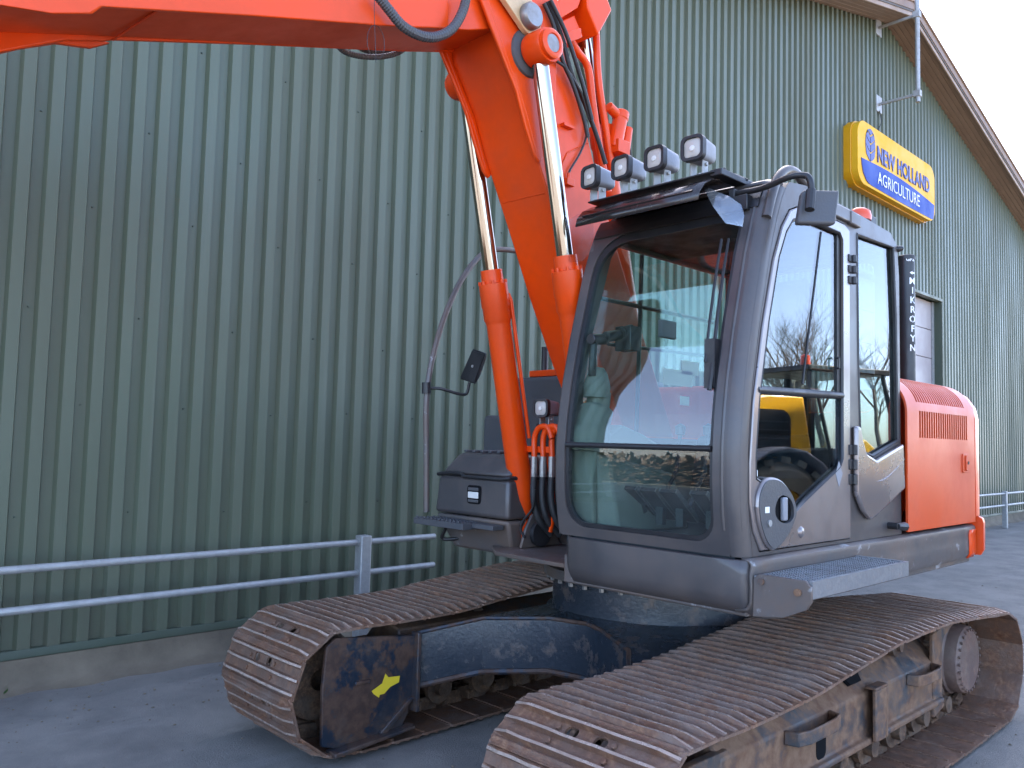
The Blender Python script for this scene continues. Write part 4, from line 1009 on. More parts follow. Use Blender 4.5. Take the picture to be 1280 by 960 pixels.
def work_light(loc, yaw, name="work_light", parent=ex, s=1.0):
    """housing points along local +x"""
    q = Matrix.Rotation(R(yaw), 4, 'Z'); q.translation = Vector(loc)
    e = MB(); hw = 0.055 * s
    secs = [(0.0, hw), (-0.012, hw * 1.02), (-0.025, hw), (-0.06, hw * 0.94), (-0.128, hw * 0.84), (-0.142, hw * 0.70)]
    rings = []
    for x, h in secs:
        rings.append([(x, u, v) for u, v in rrect(-h, -h, h, h, h * 0.5, 5)])
    e.grid(rings, close=True); e.bm.faces.new([e.bm.verts.new(p) for p in rings[-1]])
    bmesh.ops.remove_doubles(e.bm, verts=e.bm.verts, dist=1e-5)
    body = e.build(name, M['lamp_body'], parent, smooth=40); body.matrix_basis = q
    e = MB(); e.prism(rrect(-hw * 1.06, -hw * 1.06, hw * 1.06, hw * 1.06, hw * 0.55, 6), 'x', -0.022, 0.009, 0, [rrect(-hw * .80, -hw * .80, hw * .80, hw * .80, hw * 0.42, 6)]); e.build("lamp_rim", M['black'], body, bevel=0.004)
    e = MB(); e.lathe([(hw * 1.0, 0.004), (hw * .75, 0.007), (hw * .4, 0.010), (0, 0.011)], (-0.006, 0, 0), (1, 0, 0), 24)
    for v in e.bm.verts:
        v.co.y = max(-hw * .81, min(hw * .81, v.co.y)); v.co.z = max(-hw * .81, min(hw * .81, v.co.z))
    e.build("lamp_lens", M['lens'], body, smooth=50)
    e = MB(); e.lathe([(hw * .26, 0.0), (hw * .22, .004), (0, .006)], (0.0052, 0, -hw * .05), (1, 0, 0), 14); e.build("painted_glint", M['lens_white'], body, smooth=50)  # pale disc: the glint on the lens put into colour
    for sy in (-1, 1):
        e = MB(); e.box((-0.085, sy * 0.030 - 0.003, -hw - 0.062), (-0.035, sy * 0.030 + 0.003, -hw + 0.012)); e.cyl((-0.06, sy * 0.033, -hw - 0.012), (-0.06, sy * 0.042, -hw - 0.012), 0.009, seg=6)
        e.build("lamp_bracket", M['zinc'], body, bevel=0.002)
    e = MB(); e.box((-0.085, -0.033, -hw - 0.066), (-0.035, 0.033, -hw - 0.060)); e.build("bracket_foot", M['zinc'], body)
    return body
for i, (y, yaw, dz) in enumerate(((0.375, -6, 0), (0.575, -4, 0.003), (0.775, -2, 0.002), (0.985, 3, 0.0))): work_light((1.245, y, 3.088 + dz), yaw)
mb = MB(); mb.tube(smooth_path([(1.15, 1.02, 2.98), (1.10, 1.06, 3.01), (1.05, 1.03, 3.015), (1.06, 1.09, 2.985), (1.0, 1.12, 2.97)]), 0.007, 6); mb.tube(smooth_path([(1.12, 0.80, 3.0), (1.1, 0.83, 2.98), (1.07, 0.8, 2.96)]), 0.006, 6); mb.build("lamp_wire", M['rubber'], ex)
# beacon stump and small roof camera
c = (0.023, 1.243, 2.985)
mb = MB(); mb.lathe([(0.0, 0.0), (0.06, 0.0), (0.062, 0.02), (0.055, 0.05), (0.03, 0.066), (0, 0.07)], (c[0] + .06, c[1], 2.945), (0, 0, 1), 18); mb.build("beacon", M['red'], ex, smooth=50)
mb = MB(); mb.box((c[0] - .09, c[1] - .03, 2.945), (c[0] - .005, c[1] + .03, 2.99)); mb.build("beacon_bracket", M['black'], ex, bevel=0.006)
mb = MB(); mb.lathe([(0, -.055), (.014, -.045), (.02, -.01), (.012, .002), (0, .005)], (-0.252, 1.28, 2.848), (-.35, .9, .1), 10); mb.lathe([(0, -.055), (.014, -.045), (.02, -.01), (.012, .002), (0, .005)], (-0.274, 1.28, 2.852), (.45, -.9, -.1), 10); mb.build("wing_knob", M['black'], cab, smooth=50)
# left mirror on its arm
mb = MB(); mb.tube(smooth_path([(1.10, 1.10, 2.885), (1.12, 1.26, 2.875), (1.155, 1.4, 2.884), (1.146, 1.46, 2.883), (1.143, 1.49, 2.86), (1.142, 1.5, 2.787)]), 0.014, 8)
mir = mb.build("mirror_arm", M['black'], ex, smooth=60)
mb = MB(); mb.box((1.06, 1.06, 2.79), (1.14, 1.20, 2.86)); mb.box((1.09, 1.10, 2.84), (1.13, 1.13, 2.90)); mb.build("arm_bracket", M['black'], mir, bevel=0.004)
a = [(1.207, 1.47, 2.665), (1.045, 1.56, 2.676), (1.006, 1.56, 2.834), (1.159, 1.47, 2.82)]
a = [Vector(p) for p in a]; nrm = (a[1] - a[0]).cross(a[3] - a[0]).normalized()
if nrm.dot(Vector((1, 1, 0))) < 0: nrm = -nrm
mb = MB(); back = [p - nrm * 0.045 for p in a]; cmid = sum(back, Vector()) / 4; back = [cmid + (p - cmid) * .92 for p in back]
mb.hexa([*back, *a]); mb.build("mirror_head", M['plastic'], mir, bevel=0.014, bseg=3)
mb = MB(); mb.cyl((1.17, 1.51, 2.803), (1.194, 1.515, 2.716), 0.020, seg=10); mb.build("mirror_clamp", M['black'], mir)

# ------------------------------------------------------------------ antenna pole with lettering behind the cab
c = (-1.344, 0.95, 2.241); AX, AY = c[0], 0.95
ztop_ = (-1.346, 0.95, 3.052)[2]
mb = MB(); mb.lathe([(0, 0), (.052, 0), (.052, ztop_ - 2.16 - .03), (.056, ztop_ - 2.16 - .03), (.056, ztop_ - 2.16 - .005), (.05, ztop_ - 2.16), (0, ztop_ - 2.16)], (AX, AY, 2.16), (0, 0, 1), 24)
mast = mb.build("antenna_pole", M['black'], ex, smooth=40)
def mast_text(txt, zc, size, ang, bend=True):
    cu = bpy.data.curves.new("t", 'FONT'); cu.body = txt; cu.size = size; cu.resolution_u = 2; cu.offset = 0.001; cu.align_x = 'CENTER'
    tmp = bpy.data.objects.new("t", cu); COL.objects.link(tmp); bpy.context.view_layer.update()
    me = bpy.data.meshes.new_from_object(tmp.evaluated_get(bpy.context.evaluated_depsgraph_get())); bpy.data.objects.remove(tmp); bpy.data.curves.remove(cu)
    for v in me.vertices:
        a = ang + v.co.x / 0.053; v.co = Vector((AX + 0.0535 * math.cos(a), AY + 0.0535 * math.sin(a), zc + v.co.y))
    me.materials.append(M['white']); me.name = "lettering"
    o = bpy.data.objects.new("lettering", me); COL.objects.link(o); o.parent = mast
ang = math.atan2(3.06 - AY, 4.34 - AX) + 0.75
z = ztop_ - 0.20
for ch in "MIKROFYN":
    mast_text(ch, z, 0.062, ang); z -= 0.064
mast_text("GPS", ztop_ - 0.045, 0.034, ang - 0.25)
mb = MB(); zz = ztop_ - 0.125; pts = [(-.02, 0), (.0, .012), (.0, .005), (.02, .005), (.02, -.005), (.0, -.005), (.0, -.012)]
vs = [mb.bm.verts.new((AX + .0538 * math.cos(ang + u / .053), AY + .0538 * math.sin(ang + u / .053), zz + v)) for u, v in pts]; mb.bm.faces.new(vs); mb.build("lettering", M['white'], mast)

# ------------------------------------------------------------------ boom
BY0, BY1 = -0.285, 0.085; BC = -0.10
low_poly = [(1.62, 3.76), (1.46, 3.52), (1.38, 3.33), (1.31, 3.19), (1.19, 2.96), (1.0, 2.58), (0.79, 2.20), (0.55, 1.80), (0.42, 1.52), (0.28, 1.38), (0.10, 1.40), (0.02, 1.56), (0.08, 1.80), (0.30, 2.22), (0.58, 2.72), (0.75, 3.05), (0.86, 3.28), (0.95, 3.50), (1.02, 3.64), (1.10, 3.86), (1.20, 4.15), (1.50, 4.25), (1.66, 4.05)]
mb = MB(); mb.prism(low_poly, 'y', BY0, BY1)
boom = mb.build("lower_boom", M['orange'], ex, bevel=0.008, smooth=40)
# flanges: the cheek plates stand proud of the belly plate
for y0, y1 in ((BY1 + 0.001, BY1 + 0.022), (BY0 - 0.022, BY0 - 0.001)):
    mb = MB(); ck = [(1.86, 4.15), (1.775, 3.92), (1.70, 3.80), (1.515, 3.53), (1.44, 3.36), (1.375, 3.235), (1.335, 3.20), (1.30, 3.24), (1.26, 3.36), (1.22, 3.55), (1.22, 3.78), (1.27, 4.05), (1.36, 4.3), (1.7, 4.4)]
    mb.prism(ck, 'y', y0, y1); mb.build("cheek_plate", M['orange'], boom, bevel=0.006)
    mb = MB(); mb.tube(smooth_path([(1.80, (y0 + y1) / 2, 4.1), (1.715, (y0 + y1) / 2, 3.90), (1.60, (y0 + y1) / 2, 3.70), (1.465, (y0 + y1) / 2, 3.48), (1.36, (y0 + y1) / 2, 3.25)]), 0.012, 6); mb.build("weld_bead", M['orange'], boom, smooth=60)
mb = MB(); mb.tube([(1.245, BY0 + 0.02, 3.075), (1.243, BY1 - 0.02, 3.068)], 0.006, 6); mb.build("weld_seam", M['orange'], boom, smooth=60)
mb = MB(); mb.tube([(0.93, BY1 + .001, 3.42), (1.10, BY1 + .001, 3.32), (1.245, BY1 + .001, 3.07)], 0.005, 6); mb.build("weld_seam", M['orange'], boom, smooth=60)
# boom cylinder pin with bosses on both sides
PINX, PINZ = 1.438, 3.746
mb = MB(); mb.cyl((PINX, BY0 - 0.20, PINZ), (PINX, BY1 + 0.20, PINZ), 0.045, seg=20); mb.build("cylinder_pin", M['steel'], boom, smooth=40)
for s, yb in ((1, BY1), (-1, BY0)):
    mb = MB(); mb.lathe([(0, 0), (.125, 0), (.12, .012), (.095, .022), (.0, .022)], (PINX, yb + .023 * s, PINZ), (0, s, 0), 28); mb.build("pin_boss", M['plastic'], boom, smooth=40)
    mb = MB(); mb.lathe([(.0, -.062), (.085, -.062), (.09, -.05), (.09, .05), (.085, .062), (.0, .062)], (PINX, yb + .115 * s, PINZ), (0, s, 0), 28); mb.build("rod_eye", M['orange'], boom, smooth=40)
    mb = MB(); mb.lathe([(.0, 0), (.075, 0), (.075, .02), (.062, .028), (.05, .028), (.045, .02), (.0, .02)], (PINX, yb + .178 * s, PINZ), (0, s, 0), 24); mb.build("pin_cap", M['orange'], boom, smooth=40)
# lift cylinders
FXX, FZZ = 0.865, 1.215
def lift_cylinder(y):
    a = Vector((PINX, y, PINZ)); b = Vector((FXX, y, FZZ)); d = (b - a).normalized(); L = (b - a).length
    t = lambda s: a + d * s
    mb = MB(); mb.lathe([(0, 1.055), (.062, 1.055), (.064, 1.13), (.082, 1.135), (.084, 1.26), (.080, 1.27), (.080, 1.34), (.074, 1.35), (.070, 1.37), (.070, L - .25), (.066, L - .20), (.045, L - .10), (0, L - .08)], a, d, 28)
    body = mb.build("lift_cylinder", M['orange'], ex, smooth=35)
    mb = MB(); mb.cyl(t(0.07), t(1.06), 0.0445, seg=28); mb.build("piston_rod", M['chrome'], body, smooth=40)
    mb = MB(); mb.lathe([(0, -.055), (.075, -.055), (.075, .055), (0, .055)], b, (0, 1, 0), 20); mb.build("cylinder_foot", M['orange'], body, smooth=40, bevel=0.004)
    mb = MB()
    perp = Vector((-d.z, 0, d.x))
    for k in range(8):
        an = 2 * math.pi * k / 8; o_ = (perp * math.cos(an) + Vector((0, 1, 0)) * math.sin(an)) * 0.074
        mb.cyl(t(1.115) + o_, t(1.137) + o_, 0.010, seg=6)
    mb.build("gland_bolts", M['orange'], body, kind='stuff')
    side = Vector((0, 0.9, 0)) - perp * 0.45; side.normalize()
    pr = -perp if perp.x > 0 else perp
    mb = MB(); q = (Vector((0, 1, 0)) * .75 + pr * .66) * 0.088
    mb.tube([t(1.20) + q * .9, t(1.24) + q * 1.02, t(1.9) + q * 1.0, t(L - .55) + q], 0.011, 8); mb.build("cylinder_pipe", M['orange'], body, smooth=60)
    return body
lift_cylinder(0.18); lc = lift_cylinder(-0.39)
# foot brackets and the plate below them
mb = MB()
for y in (-0.47, -0.31, 0.10, 0.26):
    mb = MB(); mb.prism([(0.66, 1.136), (1.00, 1.136), (0.965, 1.24), (0.91, 1.325), (0.84, 1.325), (0.74, 1.24)], 'y', y - 0.010, y + 0.010); mb.build("foot_bracket", M['grey_scuffed'], ex, bevel=0.006)
mb = MB(); mb.prism([(0.58, -0.50), (1.04, -0.50), (1.20, -0.30), (1.22, 0.285), (0.58, 0.285)], 'z', 1.112, 1.134); mb.build("foot_plate", M['grey_scuffed'], ex, bevel=0.004)
mb = MB(); mb.cyl((FXX, -0.50, FZZ), (FXX, -0.28, FZZ), 0.035, seg=16); mb.lathe([(0, 0), (.075, 0), (.075, .03), (.05, .035), (0, .035)], (FXX, -.293, FZZ), (0, 1, 0), 20); mb.build("foot_pin", M['black'], ex, smooth=40)
mb = MB(); mb.box((0.05, -0.60, 1.10), (0.60, 0.26, 1.55)); mb.build("boom_seat", M['black'], ex, bevel=0.02)

# upper boom reaching forward out of the picture
ub = [(1.30, 4.45), (1.28, 4.05), (1.40, 3.90), (1.62, 3.83), (1.80, 3.755), (2.23, 3.615), (2.92, 3.40), (3.50, 3.215), (4.3, 2.95), (5.2, 2.62), (5.4, 2.95), (4.4, 3.55), (3.0, 4.15), (2.0, 4.55)]
mb = MB(); mb.prism(ub, 'y', BY0 + 0.021, BY1 - 0.021); upb = mb.build("upper_boom", M['orange'], ex, bevel=0.006, smooth=40)
near = [(1.95, 3.70), (2.23, 3.602), (2.92, 3.385), (3.475, 3.205), (3.505, 3.168), (3.62, 3.122), (3.80, 3.085), (4.3, 2.93), (5.2, 2.60), (5.4, 2.95), (4.4, 3.56), (3.0, 4.16), (2.0, 4.5)]
far = [(1.60, 3.825), (1.97, 3.70), (2.74, 3.455), (3.33, 3.26), (3.36, 3.245), (3.49, 3.20), (3.62, 3.125), (3.80, 3.02), (4.3, 2.86), (5.2, 2.58), (5.4, 2.95), (4.4, 3.56), (3.0, 4.16), (2.0, 4.5)]
for poly, y0, y1 in ((near, BY1 - 0.020, BY1), (far, BY0, BY0 + 0.020)):
    mb = MB(); mb.prism(poly, 'y', y0, y1); mb.build("boom_side_plate", M['orange'], upb, bevel=0.005)
mb = MB(); mb.prism([(3.33, 3.255), (3.40, 3.21), (3.52, 3.185), (3.64, 3.12), (3.85, 2.985), (4.2, 2.86), (4.2, 2.95), (3.85, 3.10), (3.62, 3.20), (3.45, 3.245)], 'y', BY0 - 0.028, BY0 - 0.001); mb.build("boss_plate", M['orange'], upb, bevel=0.006)
mb = MB(); mb.tube([(3.33, BY0 + 0.02, 3.258), (3.275, BY1 - 0.02, 3.283)], 0.005, 6); mb.build("weld_seam", M['orange'], upb, smooth=60)
# linkage at the joint
mb = MB(); mb.tube([(1.62, 0.155, 4.05), (1.53, 0.155, 3.90)], [0.10, 0.075], 20)
mb2 = MB(); pts = []
def hull2(c0, r0, c1, r1, n=10):
    a = math.atan2(c1[1] - c0[1], c1[0] - c0[0]); o = []
    for k in range(n + 1): t = a + math.pi / 2 + math.pi * k / n; o.append((c0[0] + r0 * math.cos(t), c0[1] + r0 * math.sin(t)))
    for k in range(n + 1): t = a - math.pi / 2 + math.pi * k / n; o.append((c1[0] + r1 * math.cos(t), c1[1] + r1 * math.sin(t)))
    return o
mb.bm.free(); mb2.prism(hull2((1.68, 4.08), 0.11, (1.475, 3.895), 0.075), 'y', 0.125, 0.158); lk = mb2.build("link_plate", M['gold'], ex, bevel=0.008)
mb = MB(); mb.lathe([(0, 0), (.068, 0), (.068, .03), (.058, .042), (0, .042)], (1.49, 0.159, 3.905), (0, 1, 0), 24); mb.build("link_pin", M['steel'], lk, smooth=40)
mb = MB(); mb.lathe([(0, 0), (.062, 0), (.062, .02), (.05, .028), (0, .028)], (1.655, 0.159, 4.055), (0, 1, 0), 24); mb.build("link_pin", M['gold'], lk, smooth=40)
mb = MB(); mb.cyl((1.655, BY0 - .06, 4.055), (1.655, 0.124, 4.055), 0.06, seg=20); mb.build("joint_pin", M['steel'], boom, smooth=40)
# positioning cylinder behind the boom: rod, tube, valve block, bracket box
YB = -0.10
mb = MB(); mb.cyl((0.819, -0.1, 4.241), (0.594, -0.1, 3.576), 0.046, seg=24); pr_ = mb.build("positioning_rod", M['chrome'], ex, smooth=40)
mb = MB(); p0 = Vector((0.611, -0.1, 3.656)); p1 = Vector((0.553, -0.1, 3.438)); dd = (p1 - p0).normalized()
mb.lathe([(0, 0), (.07, 0), (.075, .02), (.075, .12), (.068, .14), (.068, 1.6), (0, 1.62)], p0, dd, 24); mb.build("positioning_cylinder", M['orange'], ex, smooth=40)
bx = [(1.256, 0.16, 3.844), (0.947, 0.16, 4.043), (1.025, 0.16, 4.137), (1.223, 0.16, 3.997)]
mb = MB(); poly = [(p[0], p[2]) for p in bx]; mb.prism(poly, 'y', 0.02, 0.05)
q = [(p[0], p[2]) for p in ((0.97, 0.1, 4.186), (0.876, 0.1, 4.058), (0.759, 0.1, 4.25), (0.856, 0.1, 4.377), (0.987, 0.1, 4.313))]
mb.prism(q, 'y', -0.25, 0.10); br = mb.build("rod_bracket", M['orange'], ex, bevel=0.008)
mb = MB(); q = [(p[0], p[2]) for p in ((1.256, 0.1, 3.908), (1.047, 0.1, 4.031), (1.038, 0.1, 3.979), (1.116, 0.1, 3.928), (1.242, 0.1, 3.86))]; mb.prism(q, 'y', 0.06, 0.12); mb.build("hose_clamp_plate", M['orange'], ex, bevel=0.004)
mb = MB(); q = [(p[0], p[2]) for p in ((1.26, 0.1, 4.022), (1.107, 0.1, 4.286), (0.954, 0.1, 4.351), (1.03, 0.1, 4.166), (1.197, 0.1, 4.029))]; mb.prism(q, 'y', -0.05, 0.08); mb.build("joint_guard", M['orange'], ex, bevel=0.006)
# steel pipes along the back of the boom
for pts in ([(0.758, -0.02, 4.163), (0.728, -0.02, 3.881), (0.654, -0.02, 3.612), (0.58, -0.02, 3.34)], [(1.038, 0.04, 3.982), (0.983, 0.04, 3.941), (0.891, 0.04, 3.88), (0.844, 0.04, 3.683), (0.772, 0.04, 3.421), (0.694, 0.04, 3.204)]):
    mb = MB(); mb.tube(smooth_path(pts), 0.022, 10); mb.build("boom_pipe", M['orange'], ex, smooth=60)
c = Vector((0.566, 0.0, 3.608)); mb = MB()
mb.lathe([(0, -.11), (.035, -.11), (.045, -.07), (.045, .08), (.05, .085), (.05, .13), (.03, .14), (0, .14)], c, (-.25, 0, 1), 16); mb.box((c.x - .06, c.y - .05, c.z - .14), (c.x + .05, c.y + .05, c.z - .06)); mb.cyl((c.x + .0, c.y, c.z + .1), (c.x + .09, c.y, c.z + .13), 0.03, seg=12); mb.build("valve_block", M['orange'], ex, bevel=0.005)
c = Vector((0.495, -0.0, 3.529)); mb = MB(); mb.lathe([(0, -.13), (.03, -.13), (.034, 0), (.03, .13), (0, .13)], c, (-.22, 0, 1), 14); mb.build("valve_spool", M['orange'], ex, smooth=40)
# black hoses by the joint
for pts, r in (([(1.354, 0.13, 4.044), (1.277, 0.13, 3.952), (1.203, 0.13, 3.789), (1.116, 0.13, 3.685), (1.026, 0.13, 3.534), (0.983, 0.13, 3.425)], .012), ([(1.315, 0.115, 4.074), (1.197, 0.115, 3.929), (1.115, 0.115, 3.757), (0.998, 0.115, 3.615), (0.891, 0.115, 3.463), (0.81, 0.115, 3.323)], .013), ([(1.253, 0.13, 3.768), (1.183, 0.13, 3.756), (1.117, 0.13, 3.716), (1.036, 0.13, 3.644), (0.972, 0.13, 3.527)], .008), ([(0.965, 0.1, 3.538), (0.962, 0.1, 3.447), (1.013, 0.1, 3.334), (1.082, 0.1, 3.235), (1.107, 0.1, 3.189)], .006), ([(0.538, 0.0, 3.69), (0.482, 0.0, 3.632), (0.439, 0.0, 3.494), (0.405, 0.0, 3.403)], .010), ([(1.322, 0.145, 4.069), (1.205, 0.145, 3.947), (1.117, 0.145, 3.814), (1.027, 0.145, 3.651), (0.969, 0.145, 3.524)], .012)):
    mb = MB(); mb.tube(smooth_path(pts), r, 7); mb.build("hydraulic_hose", M['rubber'], ex, smooth=60)
mb = MB(); c = Vector((1.093, 0.1, 3.153)); mb.box((c.x - .03, c.y - .012, c.z - .02), (c.x + .03, c.y + .012, c.z + .02)); mb.cyl((c.x + .01, c.y, c.z), (c.x + .01, c.y, c.z + .05), 0.01, seg=8); mb.build("hose_fitting", M['orange'], ex, bevel=0.003)
mb = MB(); mb.box((1.08, BY1, 3.45), (1.16, BY1 + .03, 3.465)); mb.build("pipe_bracket", M['orange'], boom)
# ribbed hose hanging under the upper boom and the pair on its far side
def ribbed(pts, r, name="ribbed_hose"):
    P = smooth_path(pts, 14); rr = [r * (1.0 if k % 2 else 0.88) for k in range(len(P))]
    mb = MB(); mb.tube(P, rr, 10); return mb.build(name, M['plastic'], ex, smooth=20)
ribbed([(2.404, 0.14, 3.665), (2.335, 0.14, 3.62), (2.259, 0.14, 3.576), (2.165, 0.14, 3.567), (2.069, 0.14, 3.595), (1.976, 0.14, 3.668), (1.916, 0.14, 3.773), (1.89, 0.14, 3.874)], 0.024)
for pts in ([(2.307, -0.35, 3.653), (2.251, -0.35, 3.624), (2.159, -0.35, 3.632), (2.041, -0.35, 3.67), (1.934, -0.35, 3.729), (1.86, -0.35, 3.802)], [(2.19, -0.38, 3.705), (2.118, -0.38, 3.69), (2.022, -0.38, 3.707), (1.939, -0.38, 3.75), (1.869, -0.38, 3.809)]): ribbed(pts, 0.015)
mb = MB(); c = Vector((2.395, 0.14, 3.46)); pts = []
for k in range(17):
    a = 2 * math.pi * k / 16; pts.append((c.x + .045 * math.cos(a), c.y + .0 , c.z - .01 + .075 * math.sin(a)))
mb.tube(pts, 0.0016, 4); mb.tube([(2.412, 0.14, 3.651), (2.408, 0.14, 3.563), (2.391, 0.14, 3.362)], 0.0016, 4); mb.build("wire_loop", M['black'], ex)
# pipes and hoses at the boom foot
for pts in ([(0.96, -0.248, 1.644), (0.96, -0.252, 1.753), (0.96, -0.228, 1.813), (0.96, -0.185, 1.832), (0.96, -0.14, 1.818), (0.96, -0.114, 1.765)], [(0.95, -0.188, 1.646), (0.95, -0.192, 1.755), (0.95, -0.169, 1.814), (0.95, -0.126, 1.832), (0.95, -0.082, 1.819), (0.95, -0.056, 1.766)], [(0.94, -0.129, 1.648), (0.94, -0.133, 1.756), (0.94, -0.11, 1.815), (0.94, -0.067, 1.833), (0.94, -0.025, 1.82), (0.94, 0.0, 1.767)]):
    mb = MB(); mb.tube(smooth_path(pts), 0.017, 10); mb.build("foot_pipe", M['orange'], ex, smooth=60)
    mb = MB(); p = Vector(pts[0]); mb.cyl(p + Vector((0, 0, .015)), p - Vector((0.0, 0, .10)), 0.020, seg=8); mb.build("hose_coupling", M['steel'], ex, smooth=40)
    mb = MB(); mb.tube(smooth_path([p - Vector((0, 0, .08)), p - Vector((.0, 0, .22)), p + Vector((-.03, .015, -.34)), p + Vector((-.12, .03, -.43))]), 0.019, 9); mb.build("foot_hose", M['rubber'], ex, smooth=60)
mb = MB(); a = Vector((0.93, -0.392, 1.7)); mb.box((a.x - .015, a.y + .03, a.z - .018), (a.x + .015, a.y + .26, a.z + .018)); mb.build("pipe_clamp", M['orange'], ex, bevel=0.004)
mb = MB(); mb.tube(smooth_path([(0.98, -0.217, 1.473), (0.98, -0.233, 1.369), (0.98, -0.301, 1.296), (0.98, -0.325, 1.239), (0.98, -0.291, 1.197)]), 0.008, 6); mb.build("grease_line", M['rubber'], ex, smooth=60)
mb = MB(); mb.tube(smooth_path([(0.9, -0.213, 1.709), (0.9, -0.17, 1.529), (0.9, -0.146, 1.35), (0.9, -0.167, 1.236)]), 0.012, 6); mb.build("red_hose", M['orange'], ex, smooth=60)

# ------------------------------------------------------------------ right front toolbox with step, lamp, rail and mirror
TX = 1.05; TY0, TY1 = -1.00, -0.36
mb = MB(); mb.hexa([(0.45, TY0, 1.292), (TX + .015, TY0 - .015, 1.292), (TX + .015, TY1 + .012, 1.292), (0.45, TY1, 1.292), (0.45, TY0 + .02, 1.522), (TX, TY0 + .005, 1.522), (TX, TY1, 1.522), (0.45, TY1, 1.522)])
tb = mb.build("toolbox", M['grey'], ex, bevel=0.025, bseg=3); tb["label"] = "grey toolbox at the right front corner"
mb = MB(); mb.hexa([(0.45, TY0 + .02, 1.533), (TX, TY0 + .008, 1.533), (TX, TY1 - .002, 1.533), (0.45, TY1, 1.533), (0.45, TY0 + .06, 1.665), (TX - .10, TY0 + .075, 1.665), (TX - .10, TY1 - .03, 1.665), (0.45, TY1, 1.665)]); mb.build("toolbox_lid", M['grey'], tb, bevel=0.035, bseg=4)
mb = MB(); mb.tube([(0.5, TY0 + .01, 1.527), (TX + .004, TY0 + .004, 1.527), (TX + .004, TY0 + .12, 1.540), (TX + .004, TY0 + .22, 1.540), (TX + .004, TY0 + .25, 1.522), (TX + .004, TY1 - .06, 1.522), (TX + .0, TY1 + .004, 1.53), (.6, TY1 + .004, 1.53)], 0.012, 8); mb.build("lid_seal", M['black'], tb, smooth=60)
mb = MB()
for k in range(7): mb.box((0.50 + .0, TY0 + .10 + k * .075, 1.666), (0.93, TY0 + .125 + k * .075, 1.682))
mb.build("lid_tread", M['plastic'], tb, bevel=0.003)
mb = MB(); mb.prism(rrect(-0.705, 1.365, -0.585, 1.475, 0.02, 3), 'x', TX + .010, TX + .014); mb.build("lamp_recess_shade", M['cavity_shade'], tb)  # dark plate painted as shade; no recess is cut
for z0, z1, nm, mt in ((1.398, 1.436, "marker_lamp", 'lens_white'), (1.442, 1.462, "grille_bar", 'plastic'), (1.374, 1.391, "grille_bar", 'plastic')):
    mb = MB(); mb.box((TX + .0142, -0.69, z0), (TX + .024, -0.60, z1)); mb.build(nm, M[mt], tb, bevel=0.004)
mb = MB(); mb.hexa([(0.45, TY0 + .06, 1.08), (TX - .06, TY0 + .10, 1.08), (TX - .06, TY1 - .02, 1.08), (0.45, TY1, 1.08), (0.45, TY0, 1.285), (TX + .01, TY0 - .01, 1.285), (TX + .01, TY1 + .01, 1.285), (0.45, TY1, 1.285)]); mb.build("toolbox_base", M['grey_scuffed'], ex, bevel=0.02)
mb = MB(); mb.box((TX + .012, TY0 - .02, 1.225), (TX + .17, TY1 - .20, 1.262)); mb.box((TX + .012, TY1 - .2, 1.235), (TX + .10, TY1 - .02, 1.262))
for k in range(12): mb.box((TX + .158, TY0 - .0 + k * .035, 1.262), (TX + .17, TY0 + .018 + k * .035, 1.274))
for j in range(3):
    for k in range(14): mb.cyl((TX + .035 + j * .045, TY0 + .01 + k * .031, 1.262), (TX + .035 + j * .045, TY0 + .01 + k * .031, 1.268), 0.009, seg=6)
mb.build("toolbox_step", M['plastic'], tb, bevel=0.003)
mb = MB(); mb.tube(smooth_path([(TX + .03, TY0 + .12, 1.20), (TX - .0, TY0 + .06, 1.13), (TX - .05, TY0 + .16, 1.14), (TX - .04, TY0 + .24, 1.18)]), 0.012, 8); mb.build("lower_rail", M['black'], tb, smooth=60)
RYY = -1.07
mb = MB(); mb.tube(smooth_path([(1.082, -1.07, 1.284), (1.099, -1.07, 1.686), (1.111, -1.07, 1.989), (1.076, -1.07, 2.247), (0.982, -1.07, 2.542), (0.842, -1.07, 2.811), (0.65, -1.07, 3.017), (0.394, -1.07, 3.08), (-0.016, -1.07, 3.082), (-0.377, -1.07, 3.019)]), 0.019, 10); hr = mb.build("handrail", M['grey_scuffed'], ex, smooth=60)
mb = MB(); mb.cyl((1.116, -1.07, 2.101), (1.113, -1.07, 2.03), 0.030, seg=10); mb.tube(smooth_path([(1.095, -1.07, 2.067), (1.031, -1.02, 2.064), (0.939, -0.97, 2.038), (0.882, -0.95, 2.04), (0.875, -0.93, 2.112)]), 0.010, 8); rm = mb.build("mirror_bracket", M['black'], hr, smooth=60)
mh = [Vector((0.88, -1.028, 2.136)), Vector((0.88, -0.869, 2.095)), Vector((0.88, -0.764, 2.293)), Vector((0.88, -0.902, 2.332))]
mb = MB(); bk = [p + Vector((-.05, -.01, 0)) for p in mh]; cm = sum(bk, Vector()) / 4; bk = [cm + (p - cm) * .6 for p in bk]; mb.hexa([*bk, *mh]); mb.build("rear_mirror", M['black'], hr, bevel=0.008, bseg=3)
cm = sum(mh, Vector()) / 4; gl_ = [cm + (p - cm) * .86 + Vector((.003, 0, 0)) for p in mh]; ft = [p + Vector((.004, 0, 0)) for p in gl_]
mb = MB(); mb.hexa([*gl_, *ft]); mb.build("mirror_glass", M['black'], hr)
mb = MB(); mb.cyl(cm + Vector((.006, 0, 0)), cm + Vector((.012, 0, 0)), 0.009, seg=10); mb.build("mirror_screw", M['zinc'], hr)
